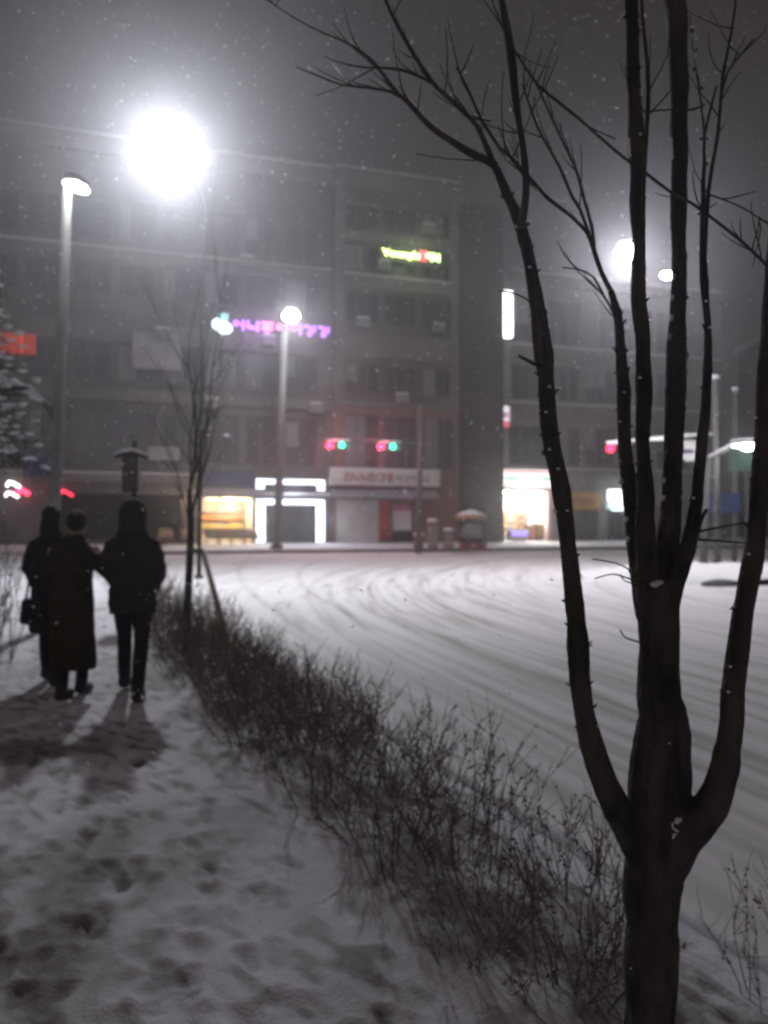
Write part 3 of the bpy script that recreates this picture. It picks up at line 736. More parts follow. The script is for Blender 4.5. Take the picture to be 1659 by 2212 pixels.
# green sign
t_ = thing('neon_sign', 'yellow green neon sign with a red letter high on the grey block', 'sign', F(S(880), .8, 20.6))
zg = 20.75
cu = bpy.data.curves.new('txt', 'FONT'); cu.body = "Young's"; cu.size = 1.25; cu.extrude = .05; cu.offset = .028
to = bpy.data.objects.new('txt', cu); COL.objects.link(to)
me_ = bpy.data.meshes.new_from_object(to.evaluated_get(bpy.context.evaluated_depsgraph_get()))
xs_ = [v.co.x for v in me_.vertices]; wdt = max(xs_)-min(xs_); x0_ = min(xs_)
m_ = MB(F); L = S(897)-S(817)
m_.add([(S(817)+(v.co.x-x0_)/wdt*L, .85+v.co.z, zg+v.co.y*.50) for v in me_.vertices], [tuple(p.vertices) for p in me_.polygons])
m_.build('lettering', emit('lime_neon', (.75,1.0,.30), 6.5), t_, recalc=False)
bpy.data.objects.remove(to)
m_ = MB(F); a = S(899); m_.box((a, .8, zg-.1), (a+.14, .9, zg+.6)); m_.tube([(a+.1,.85,zg+.25),(a+.45,.85,zg+.6)], .07, 6); m_.tube([(a+.1,.85,zg+.25),(a+.45,.85,zg-.1)], .07, 6)
m_.build('lettering', emit('red_neon', (1,.08,.15), 4), t_)
gm = MB(F); glyph_row([gm], S(912), zg-.08, .46, .58, 2, .8, random.Random(4), .11, .1, .10); gm.build('lettering', emit('lime_neon2', (.65,1.0,.35), 6), t_)
m_ = MB(F); m_.box((S(814), .66, zg-.4), (S(941), .72, zg+1.0)); m_.build('backing', M['darkwall'], t_)
lamp_light('sign_glow', F(S(880), 2.0, zg+.3), 90, .5, (.7,1.0,.45), t_)

# ------------------------------------------------------------------ street lamps
WL = emit('lamp_face', (.97,.98,1), 30, False); WLs = emit('lamp_face_soft', (.97,.98,1), 9, False)
def lathe_pole(parent, x, y, z0, z1, r0, r1, lean=0, name='pole', m__=None):
    m_ = MB(); m_.tube([(x - lean, y, z0), (x, y, z1)], [r0, r1], 12); m_.build(name, m__ or M['galv'], parent, smooth=True)
    m_ = MB(); m_.tube([(x-lean, y, z0), (x-lean, y, z0+.12)], [r0*2.1, r0*1.9], 12); m_.build('base_plate', M['darkmetal'], parent)
# big flood lamp on a slender mast, 24 m off
def head_round(parent, c, r, m__, cap=True):
    m_ = MB(); m_.ell(c, (r, r, r*.62), 18, 12); m_.build('lamp_globe', m__, parent, smooth=True)
    if cap:
        m_ = MB(); m_.tube([(c[0],c[1],c[2]+r*.5),(c[0],c[1],c[2]+r*.68),(c[0],c[1],c[2]+r*.8)], [r*.9, r*.7, r*.2], 16); h = m_.build('lamp_cap', M['darkmetal'], parent, smooth=True)
        m_ = MB(); m_.ell((c[0],c[1],c[2]+r*.82), (r*.7,r*.7,r*.15), 14, 6); m_.build('cap_snow', M['snowcap'], h, smooth=True)
LA = P(375, 345, 24)
tA = thing('street_lamp', 'huge glaring white street lamp high at the left, washing out the snowfall', 'street lamp', (LA.x-.06, 27.6, -.15))
lathe_pole(tA, LA.x+.1, 27.6, -.16, LA.z-.2, .07, .045, .12, m__=M['matteblack'])
m_ = MB(); m_.tube([(LA.x+.1,27.6,LA.z-.2),(LA.x+.08,27.2,LA.z+.25),(LA.x,25.2,LA.z+.40),(LA.x,24,LA.z+.28)], [.045,.04,.04,.04], 8); m_.build('arm', M['darkmetal'], tA, smooth=True)
head_round(tA, (LA.x, 24, LA.z), .40, WL)
lamp_light('bulb', (LA.x, 23.3, LA.z-.1), 5000, .3, (.90,.94,1), tA)
lamp_light('down_beam', (LA.x, 23.9, LA.z-.6), 1600, .3, (.97,.93,.96), tA, 112)
# small flat head on grey pole
H = P(165, 398, 13); B = P(118, 1100, 13)
t_ = thing('street_lamp', 'grey pole at the left with a small tilted oval lamp on top', 'street lamp', (B.x, 13, 0))
top = P(146, 392, 13)
m_ = MB(); m_.tube([(B.x-.06, 13, -.02), (top.x, 13, top.z)], [.100, .070], 14); m_.build('pole', M['palepole'], t_, smooth=True)
m_ = MB(); m_.tube([(B.x-.06,13,-.02),(B.x-.06,13,.12)], [.2,.18], 12); m_.build('base_plate', M['darkmetal'], t_)
def flat_head(parent, a, b, w_, m__, snow=True):
    a = Vector(a); b = Vector(b); mid_ = (a+b)/2; L = (b-a).length; d = (b-a).normalized()
    q = [a + d*L*t for t in (0,.12,.35,.65,.88,1)]; rr_ = [w_*.35, w_*.75, w_, w_, w_*.75, w_*.3]
    up_ = Vector((0,0,1)); 
    m_ = MB(); m_.tube([p+up_*.05 for p in q], rr_, 12, flat=1.0); sq = MB(); sq.v = [(v[0], v[1], p_ ) for v, p_ in zip(m_.v, [0]*len(m_.v))]
    m_.v = [(v[0], v[1], (mid_.z+.06)+(v[2]-mid_.z)*.45+((Vector(v)-mid_).dot(d))*d.z*.55) for v in m_.v]
    h = m_.build('lamp_housing', M['darkmetal'], parent, smooth=True)
    m2 = MB(); m2.tube([p-up_*.03 for p in q], [r_*.9 for r_ in rr_], 12); m2.v = [(v[0], v[1], (mid_.z-.02)+(v[2]-mid_.z)*.4+((Vector(v)-mid_).dot(d))*d.z*.6) for v in m2.v]
    m2.build('lens', m__, h, smooth=True)
    if snow:
        m3 = MB(); m3.tube([p+up_*(.05+w_*.5) for p in q], [r_*.8 for r_ in rr_], 10); m3.v = [(v[0], v[1], (mid_.z+.05+w_*.55)+(v[2]-mid_.z-.05-w_*.5)*.35+((Vector(v)-mid_).dot(d))*d.z*.65) for v in m3.v]
        m3.build('cap_snow', M['snowcap'], h, smooth=True)
a = P(143, 388, 13); b = P(187, 410, 12.75)
flat_head(t_, a, b, .13, WL, False)
m_ = MB(); m_.ell(P(165, 400, 12.8), (.155,.10,.065), 14, 8); m_.build('lens', WL, t_, smooth=True)
lamp_light('bulb', P(165, 425, 12.4), 8, .1, (.95,.97,.92), t_, None)
# lower snow covered luminaire on a curved arm
q = [P(116, 905, 13), P(108, 885, 13), P(92, 868, 13), P(70, 856, 12.9), P(50, 848, 12.8)]
m_ = MB(); m_.tube(q, [.05,.05,.045,.04,.04], 8); arm = m_.build('curved_arm', M['galv'], t_, smooth=True)
flat_head(arm.parent, P(-70, 846, 12.7), P(66, 852, 12.8), .13, M['glass'], True)
q = [P(-70,818,12.7), P(-10,828,12.7), P(35,840,12.8), P(72,856,12.8), P(92,872,12.9)]
m_ = MB(); m_.tube([p_+Vector((0,0,.03)) for p_ in q], [.10,.12,.10,.07,.02], 10, flat=.7); m_.build('arm_snow', M['snowcap'], t_, smooth=True)
m_ = MB(); m_.tube([P(88,862,13), P(106,882,13), P(114,898,13)], [.035,.04,.02], 8); m_.build('arm_snow', M['snowcap'], t_, smooth=True)
# middle lamp by the neon sign
H = P(628, 683, 53); B = P(597, 1100, 53)
t_ = thing('street_lamp', 'tall grey street lamp in the middle, shining in front of the violet sign', 'street lamp', (B.x, 53, 0))
tp = P(612, 705, 53)
m_ = MB(); m_.tube([(B.x-.1, 54, .0), (tp.x, 54, tp.z)], [.26, .22], 14); m_.build('pole', M['galv'], t_, smooth=True)
m_ = MB(); m_.tube([(B.x-.1,54,.0),(B.x-.1,54,.3)], [.45,.4], 12); m_.build('base_plate', M['darkmetal'], t_)
m_ = MB(); m_.tube([Vector((tp.x,54,tp.z)), P(616,690,53.6), P(624,682,52.8)], [.15,.1,.08], 8); m_.build('arm', M['galv'], t_, smooth=True)
m_ = MB(); m_.ell(P(629,683,52.6), (.50,.40,.34), 14, 9); m_.build('lamp_globe', WL, t_, smooth=True)
m_ = MB(); m_.ell(P(629,669,52.7), (.42,.35,.10), 12, 6); m_.build('cap_snow', M['snowcap'], t_, smooth=True)
lamp_light('bulb', P(629,690,51.9), 900, .3, (.93,.94,1), t_)
lamp_light('down_beam', P(632,700,50.5), 1350, .3, (1,.90,.93), t_, 138)
# right bright lamp behind the stems
H = P(1352, 545, 30)
t_ = thing('street_lamp', 'brilliant white street lamp between the upright tree stems at the right', 'street lamp', P(1392,1240,30))
bp = P(1396, 1240, 30); tp = P(1388, 552, 30)
m_ = MB(); m_.tube([(bp.x, 30, -.16), (tp.x, 30, tp.z)], [.11,.07], 12); m_.build('pole', M['galv'], t_, smooth=True)
m_ = MB(); m_.tube([(bp.x,30,-.16),(bp.x,30,.1)], [.22,.2], 12); m_.build('base_plate', M['darkmetal'], t_)
m_ = MB(); m_.tube([tp, P(1378,540,30), P(1362,541,30)], [.06,.05,.05], 8); m_.build('arm', M['galv'], t_, smooth=True)
m_ = MB(); m_.ell(H, (.36,.30,.27), 14, 9); m_.build('lamp_globe', WL, t_, smooth=True)
m_ = MB(); m_.ell(P(1352,527,30), (.30,.26,.07), 12, 6); m_.build('cap_snow', M['snowcap'], t_, smooth=True)
lamp_light('bulb', P(1352, 560, 29.4), 1700, .25, (.92,.93,1), t_)
lamp_light('down_beam', P(1352, 575, 29.6), 2900, .3, (1,.90,.925), t_, 134)
# dimmer head right of it
t_ = thing('street_lamp', 'smaller lamp head seen from the side, lower right of the brilliant lamp', 'street lamp', P(1452,1230,36))
bp = P(1462, 1230, 36); tp = P(1462, 585, 36)
m_ = MB(); m_.tube([(bp.x, 36, -.16), (tp.x, 36, tp.z)], [.12,.08], 12); m_.build('pole', M['galv'], t_, smooth=True)
m_ = MB(); m_.tube([tp, P(1456,578,36), P(1446,586,36)], [.07,.06,.06], 8); m_.build('arm', M['galv'], t_, smooth=True)
m_ = MB(); m_.ell(P(1441, 594, 36), (.27,.2,.17), 14, 8); m_.build('lens', WL, t_, smooth=True)
m_ = MB(); m_.ell(P(1441, 585, 36), (.34,.26,.12), 14, 8); m_.build('lamp_housing', M['darkmetal'], t_, smooth=True)
lamp_light('bulb', P(1441, 606, 35.8), 150, .1, (.95,.95,1), t_)
lamp_light('down_beam', P(1441, 615, 35.8), 300, .3, (1,.90,.93), t_, 134)
# low lamp on slanting arm at the right edge
t_ = thing('street_lamp', 'low pole lamp with snowy slanting arm near the right edge', 'street lamp', P(1524,1228,34))
bp = P(1519, 1228, 34); tp = P(1531, 992, 34)
m_ = MB(); m_.tube([(bp.x, 34, -.16), (tp.x, 34, tp.z)], [.14,.10], 12); m_.build('pole', M['galv'], t_, smooth=True)
q = [tp, P(1552,980,34), P(1573,968,34), P(1588,958,34)]
m_ = MB(); m_.tube(q, .07, 8); m_.build('arm', M['galv'], t_, smooth=True)
m_ = MB(); m_.tube([p+Vector((0,0,.08)) for p in q], .05, 6); m_.build('arm_snow', M['snowcap'], t_, smooth=True)
flat_head(t_, P(1578,962,34), P(1634,958,34), .22, WLs, True)
m_ = MB(); m_.ell(P(1616, 965, 33.8), (.33,.2,.14), 12, 8); m_.build('lens', WL, t_, smooth=True)
lamp_light('bulb', P(1616, 978, 33.6), 70, .12, (.85,1,.95), t_)
# tall pole with snow cap and boxes
def simple_pole(label, px, ytop, ybase, d, r, snow=True):
    t_ = thing('utility_pole', label, 'pole', P(px, ybase, d)); bp = P(px, ybase, d); tp = P(px+2, ytop, d)
    m_ = MB(); m_.tube([(bp.x, d, min(bp.z,-.1)), (tp.x, d, tp.z)], [r, r*.8], 12); m_.build('pole', M['galv'], t_, smooth=True)
    if snow: m_ = MB(); m_.ell((tp.x, d, tp.z+.04), (r*1.6, r*1.6, r*.8), 10, 6); m_.build('cap_snow', M['snowcap'], t_, smooth=True)
    return t_
t_ = simple_pole('plain pale pole with dark blue plate at the far right', 1586, 842, 1222, 40, .11)
m_ = MB(); c = P(1562, 1084, 40); m_.box((c.x-.75, 39.8, c.z-.5), (c.x+.75, 39.86, c.z+.4)); m_.build('plate', M['blue'], t_)

# ------------------------------------------------------------------ traffic signals
def signal_head(parent, c, lit, green, n_=4, w_=1.45, h_=.42):
    m_ = MB(); m_.box((c.x-w_/2, c.y-.12, c.z-h_/2), (c.x+w_/2, c.y+.12, c.z+h_/2)); b_ = m_.build('signal_housing', M['blackp'], parent)
    for i in range(n_):
        x = c.x - w_/2 + (i+.5)*w_/n_
        if i == 0 and lit: mm_ = emit('red_signal', (1,.012,.045), 14, False)
        elif i == 2 and green: mm_ = emit('green_signal', (.015,1,.42), 9, False)
        else: mm_ = M['glass']
        m_ = MB(); m_.tube([(x, c.y-.13, c.z), (x, c.y-.16, c.z)], .15, 14); m_.build('lens', mm_, b_)
        m_ = MB(); 
        q = [(x+.17*math.cos(t), z_) for t, z_ in ((math.pi*j/8, c.z+.17*math.sin(math.pi*j/8)) for j in range(9))]
        for (p0, p1) in zip(q[:-1], q[1:]): m_.quad((p0[0],c.y-.12,p0[1]),(p1[0],c.y-.12,p1[1]),(p1[0],c.y-.34,p1[1]),(p0[0],c.y-.34,p0[1]))
        m_.build('visor', M['blackp'], b_)
    m_ = MB(); m_.tube([(c.x-w_/2+.05,c.y,c.z+h_/2+.03),(c.x,c.y,c.z+h_/2+.04),(c.x+w_/2-.05,c.y,c.z+h_/2+.03)], [.09,.11,.09], 8, flat=.6); m_.build('cap_snow', M['snowcap'], b_, smooth=True)
    return b_
D = 50
t_ = thing('traffic_signal', 'signal mast with two heads showing red and green in front of the brick wing', 'traffic light', P(907,1190,D))
bp = P(904, 1196, D); tp = P(909, 872, D)
m_ = MB(); m_.tube([(bp.x, D, -.1), (tp.x, D, tp.z)], [.17,.12], 12); m_.build('mast', M['galv'], t_, smooth=True)
m_ = MB(); m_.tube([P(908,956,D), P(800,951,D), P(700,950,D)], [.09,.075,.06], 8); m_.build('arm', M['galv'], t_, smooth=True)
for px, py in ((732,962),(842,965)):
    signal_head(t_, P(px, py, D-.2), True, True)
    lamp_light('red_glow', P(px-20, py, D-.9), 170, .12, (1,.10,.22), t_)
    lamp_light('green_glow', P(px+12, py, D-.9), 22, .12, (.2,1,.7), t_)
D = 35
t_ = thing('traffic_signal', 'snow capped signal mast at the right with one small red light', 'traffic light', P(1547,1228,D))
bp = P(1549, 1228, D); tp = P(1545, 818, D)
m_ = MB(); m_.tube([(bp.x, D, -.16), (tp.x, D, tp.z)], [.15,.11], 12); m_.build('mast', M['galv'], t_, smooth=True)
m_ = MB(); m_.ell((tp.x, D, tp.z+.05), (.2,.2,.1), 10, 6); m_.build('cap_snow', M['snowcap'], t_, smooth=True)
q = [P(1546,942,D), P(1480,946,D), P(1400,953,D), P(1318,960,D)]
m_ = MB(); m_.tube(q, [.09,.08,.07,.06], 8); m_.build('arm', M['galv'], t_, smooth=True)
m_ = MB(); m_.tube([p+Vector((0,0,.09)) for p in q], [.05,.06,.05,.03], 8, flat=.8); m_.build('arm_snow', M['snowcap'], t_, smooth=True)
signal_head(t_, P(1335, 969, D-.15), True, False, 3, 1.05, .36)
signal_head(t_, P(1424, 962, D-.15), False, False, 3, 1.05, .36)
m_ = MB(); c = P(1481, 974, D-.1); m_.box((c.x-.42, D-.14, c.z-.42), (c.x+.42, D-.1, c.z+.42)); pl = m_.build('sign_plate', M['whitep'], t_)
m_ = MB(); m_.box((c.x-.30, D-.16, c.z-.1), (c.x+.30, D-.142, c.z+.05)); m_.build('plate_stripe', M['blue'], pl)
lamp_light('red_glow', P(1316, 968, D-.8), 10, .08, (1,.1,.2), t_)
# green direction sign
t_ = thing('direction_sign', 'green direction sign under the low lamp at the right edge', 'sign', P(1600,1225,44))
c = P(1606, 992, 44)
m_ = MB(); m_.box((c.x-.85, 43.9, c.z-.6), (c.x+.85, 43.96, c.z+.6)); m_.build('panel', M['green'], t_)
m_ = MB(); m_.tube([(c.x+.2,44.1,-.2),(c.x+.2,44.1,c.z+.6)], .1, 10); m_.build('pole', M['galv'], t_, smooth=True)
# pedestrian signal seen over the man's head
D = 14
t_ = thing('pedestrian_signal', 'dark pedestrian signal with snowy roof above the hooded man', 'traffic light', P(288,1250,D))
c = P(285, 1022, D)
m_ = MB(); m_.tube([(c.x, D+.12, 0), (c.x+.01, D+.12, P(285,952,D).z)], [.05,.04], 10); m_.build('pole', M['darkmetal'], t_, smooth=True)
m_ = MB(); m_.box((c.x-.13, D-.1, c.z-.32), (c.x+.13, D+.08, c.z+.27)); h = m_.build('signal_housing', M['blackp'], t_)
for dz_ in (.13, -.16):
    m_ = MB(); m_.box((c.x-.09, D-.12, c.z+dz_-.1), (c.x+.09, D-.1, c.z+dz_+.1)); m_.build('lens', M['glass'], h)
q = [(c.x-.26, D-.05, c.z+.27), (c.x-.12, D-.05, c.z+.31), (c.x+.05, D-.05, c.z+.33), (c.x+.28, D-.05, c.z+.25)]
m_ = MB(); m_.tube(q, [.03,.05,.05,.03], 8); m_.build('roof', M['darkmetal'], h, smooth=True)
m_ = MB(); m_.tube([(x_, y_, z_+.035) for x_, y_, z_ in q], [.02,.035,.04,.02], 8); m_.build('cap_snow', M['snowcap'], h, smooth=True)
m_ = MB(); m_.tube([(c.x+math.cos(a_)*.06, D+.12, P(285,952,D).z+.05+math.sin(a_)*.05) for a_ in np.linspace(0,6.28,13)], .012, 5); m_.build('ring', M['galv'], t_)

# ------------------------------------------------------------------ things on the far pavement
B = P(1018, 1188, 52.5)
t_ = thing('parasol', 'snow laden parasol over the street stall, in front of the dark tower', 'parasol', (B.x, 52.5, .05))
m_ = MB(); m_.tube([(B.x, 52.5, 0), (B.x, 52.5, 2.35)], .035, 8); m_.build('pole', M['galv'], t_)
m_ = MB(); zc = 1.95
secs = [(1.0,0),(.98,.10),(.75,.22),(.45,.33),(.1,.42)]
m_.loft([(B.x,52.5,zc+z_,r_,r_*.9) for r_,z_ in secs], 16); m_.build('canopy', mat('parasol_cloth', (.42,.24,.10), .8, .2, 3), t_)
m_ = MB(); m_.loft([(B.x,52.5,zc+.13+z_*1.05,r_*.96,r_*.86) for r_,z_ in secs[1:]]+[(B.x,52.5,zc+.62,.02,.02)], 16); m_.build('canopy_snow', M['snowcap'], t_, smooth=True)
t_ = thing('street_stall', 'covered street stall with dark red tubs under the snowy parasol', 'stall', (B.x, 52.5, .05))
m_ = MB(); m_.loft([(B.x,52.2,.75,.62,.45),(B.x,52.2,1.2,.58,.42),(B.x,52.2,1.5,.55,.4),(B.x+.05,52.2,1.68,.35,.25)], 14); m_.build('tarp_cover', M['tarp'], t_, smooth=True)
m_ = MB(); m_.box((B.x-.6,51.8,.1),(B.x+.6,52.6,.76)); m_.build('table', M['darkmetal'], t_)
for i in range(4):
    m_ = MB(); xx = B.x-.62+i*.42; m_.tube([(xx,51.5,.06),(xx,51.5,.5)], [.17,.21], 12); m_.build('tub', M['maroon'], t_)
B = P(945, 1180, 54)
for k_, (dx, h_, mn, lb) in enumerate(((-1.15,.9,'redp','stack of red crates on the far pavement beside the signal mast'),(-.3,1.6,'pale','tall pale crate stack with snow between signal mast and parasol'),(.7,1.15,'tarp','low grey bundle under snow just left of the parasol'))):
    t_ = thing('crate_stack' if k_ < 2 else 'covered_bundle', lb, 'crates' if k_ < 2 else 'bundle', (B.x+dx, 54, .1))
    z = .08
    while z < h_:
        m_ = MB(); o_ = random.uniform(-.05,.05)
        m_.box((B.x+dx-.3+o_, 53.8, z), (B.x+dx+.3+o_, 54.2, z+.27)); m_.build('crate' if k_ < 2 else 'sack', M[mn if random.random() < .7 else 'wood'], t_); z += .29
    m_ = MB(); m_.ell((B.x+dx, 54, z+.03), (.36,.26,.12), 12, 7, .2); m_.build('cap_snow', M['snowcap'], t_, smooth=True)
# traffic island at the right
isl = MB()
c = P(1545, 1252, 25)
nx_, ny_ = 70, 24
vs = []; fs_ = []
for j in range(ny_):
    for i in range(nx_):
        x_ = c.x-3.4 + i*.16; y_ = 24.3 + j*.34
        e = 1 - ((x_-c.x-2)/5.6)**2 - ((y_-28)/4.2)**2
        z_ = -.17 + .38*max(0, e)**.45 * (1 + .5*mnoise.noise(Vector((x_*.9, y_*.5, 2)))) + .05*mnoise.noise(Vector((x_*3, y_*2, 9)))*(e > 0)
        vs.append((x_, y_, z_ if e > 0 else -.3))
for j in range(ny_-1):
    for i in range(nx_-1): fs_.append((j*nx_+i, j*nx_+i+1, (j+1)*nx_+i+1, (j+1)*nx_+i))
isl.add(vs, fs_); o = isl.build('traffic_island', M['snow'], smooth=True); o['kind'] = 'structure'
for k_, (p0, p1, w_, lb) in enumerate(((P(1512,1256,24.2), P(1600,1267,24.0), .16, 'long dark bare kerb stone edging the snowy traffic island'), (P(1484,1244,25.5), P(1500,1252,25.4), .11, 'short dark kerb stone at the left tip of the traffic island'))):
    m_ = MB(); n_ = 9; q = [Vector(p0).lerp(Vector(p1), i/(n_-1)) for i in range(n_)]
    q = [Vector((p_.x, p_.y-.1, -.13)) for p_ in q]
    m_.tube(q, [w_*(.35+.75*math.sin(math.pi*(i+.6)/n_)) for i in range(n_)], 8); o = m_.build('kerb_stone', M['kerb']); tag(o, lb, 'kerb stone')

# ------------------------------------------------------------------ main tree
TD = 2.4
def dep(name_phase, t): return TD + .16*math.sin(name_phase*2.3 + t*1.7)
def limb(pts, ph, dd=0.0):
    """pts: (px,py,width_px[,depth offset]) -> smooth world poly-line + radii"""
    out = []; rad = []
    n_ = len(pts)
    for i, p in enumerate(pts):
        dpt = TD + (p[3] if len(p) > 3 else dd*min(1, i/4))
        q = P(p[0], p[1], dpt); out.append(q); rad.append(p[2]*.46*dpt/1843)
    # Catmull-Rom
    o2 = []; r2 = []
    for i in range(n_-1):
        p0 = out[max(i-1,0)]; p1 = out[i]; p2 = out[i+1]; p3 = out[min(i+2,n_-1)]
        st = max(2, int((p2-p1).length/.05))
        for k_ in range(st):
            t = k_/st
            o2.append(.5*((2*p1)+(p2-p0)*t+(2*p0-5*p1+4*p2-p3)*t*t+(3*p1-p0-3*p2+p3)*t**3))
            r2.append(rad[i]*(1-t)+rad[i+1]*t)
    o2.append(out[-1]); r2.append(rad[-1])
    for i, q in enumerate(o2):
        a_ = .25*r2[i]
        o2[i] = q + Vector((mnoise.noise(q*7+Vector((ph,0,0))), mnoise.noise(q*7+Vector((0,ph,0))), 0))*a_
        r2[i] *= 1 + .13*mnoise.noise(q*16+Vector((ph,3,0)))
    return o2, r2
big = {}
base_z = -.05
trunkpts = [(1398,2520,138),(1400,2350,128),(1402,2150,122),(1407,2000,120),(1410,1900,132),(1412,1820,142),(1418,1740,135),(1420,1650,118),(1426,1500,100),(1426,1400,94),(1420,1300,94),(1418,1255,88)]
LIMBS = {
 'trunk': (trunkpts, 0),
 'L': ([(1405,1890,90),(1372,1800,84),(1335,1748,74),(1296,1655,62),(1270,1575,54),(1255,1480,50),(1243,1350,46),(1228,1200,42),(1210,1060,42),(1190,940,42),(1178,850,42),(1175,770,44),(1164,680,36),(1148,590,30),(1125,490,28),(1098,425,24),(1072,360,20)], -.10),
 'R': ([(1430,1880,100),(1478,1812,94),(1532,1742,80),(1566,1660,68),(1578,1560,56),(1588,1440,52),(1608,1320,50),(1626,1200,48),(1640,1080,46),(1650,950,46),(1655,820,46),(1662,700,44),(1680,520,40),(1700,320,34),(1712,100,28)], -.14),
 'S1': ([(1400,1330,62),(1388,1260,54),(1377,1200,44),(1362,1080,38),(1350,960,34),(1345,850,32),(1341,760,28),(1334,680,22),(1318,625,15)], .12),
 'S2': ([(1412,1320,70),(1398,1240,58),(1394,1120,44),(1391,1000,36),(1390,900,36),(1389,780,38),(1383,650,38),(1379,480,34),(1374,300,34),(1368,150,32),(1364,0,32),(1360,-160,28)], .02),
 'S3': ([(1428,1340,70),(1438,1260,62),(1445,1150,50),(1452,1040,44),(1457,930,44),(1461,840,50),(1463,730,42),(1465,600,36),(1464,470,34),(1467,310,38),(1464,150,44),(1459,0,46),(1455,-160,40)], .10),
 'S4': ([(1436,1330,60),(1456,1268,50),(1484,1185,40),(1504,1080,30),(1517,950,24),(1525,840,22),(1529,710,22),(1523,620,17),(1517,510,15),(1519,410,13),(1521,300,10),(1510,190,8),(1492,70,6),(1486,-40,4)], -.06),
 'knob': ([(1470,1775,30),(1470,1700,52),(1468,1640,50),(1467,1590,58),(1462,1530,50),(1452,1490,20)], -.03),
}
tree = thing('bare_tree', 'bare multi stemmed street tree with dark bark in the right foreground', 'tree', P(1398, 2330, TD))
tree.location.z = 0
tm = MB()
spurs = MB()
LW = {}
for ph, (nm, (pts, dd)) in enumerate(LIMBS.items()):
    q, r_ = limb(pts, ph*1.7, dd); LW[nm] = (q, r_)
    tm.tube(q, r_, 14)
tb = tm.build('trunk', M['bark'], tree, remesh=.0055)
_me = tb.data
_nm = [v.normal.copy() for v in _me.vertices]
for v, n_ in zip(_me.vertices, _nm):
    q = v.co.copy()
    a_ = mnoise.noise(Vector((q.x*38, q.y*38, q.z*9))); b_ = mnoise.noise(Vector((q.x*90, q.y*90, q.z*30+5))); c_ = mnoise.noise(Vector((q.x*14, q.y*14, q.z*7+9)))
    v.co = q + n_*(.0026*a_ + .0014*b_ + .004*c_)
# stubs and spurs along the stems
snowb = MB()
for nm, dens in (('L', 80), ('R', 30), ('S1', 40), ('S2', 30), ('S3', 26), ('S4', 30), ('trunk', 20)):
    q, r_ = LW[nm]
    for _ in range(dens):
        i = random.randrange(int(len(q)*.22), len(q)-2)
        p = q[i]; t = (q[i+1]-q[i]).normalized(); an = random.uniform(0, 6.28)
        side = Vector((math.cos(an), math.sin(an)*.7, 0)); side = (side - t*side.dot(t)).normalized()
        L = random.uniform(.004, .013); bs = p + side*r_[i]*.85
        tip = bs + side*L + t*random.uniform(-.004,.012)
        spurs.tube([bs, tip], [random.uniform(.003,.006), .0015], 5)
        if random.random() < .35: snowb.ell(tip+Vector((0,0,.002)), (.005,.005,.0035), 6, 4)
bm = bmesh.new(); bm.from_mesh(tb.data)
_vs = [bm.verts.new(v) for v in spurs.v]
for f in spurs.f: bm.faces.new([_vs[i] for i in f]).smooth = True
bm.to_mesh(tb.data); bm.free()
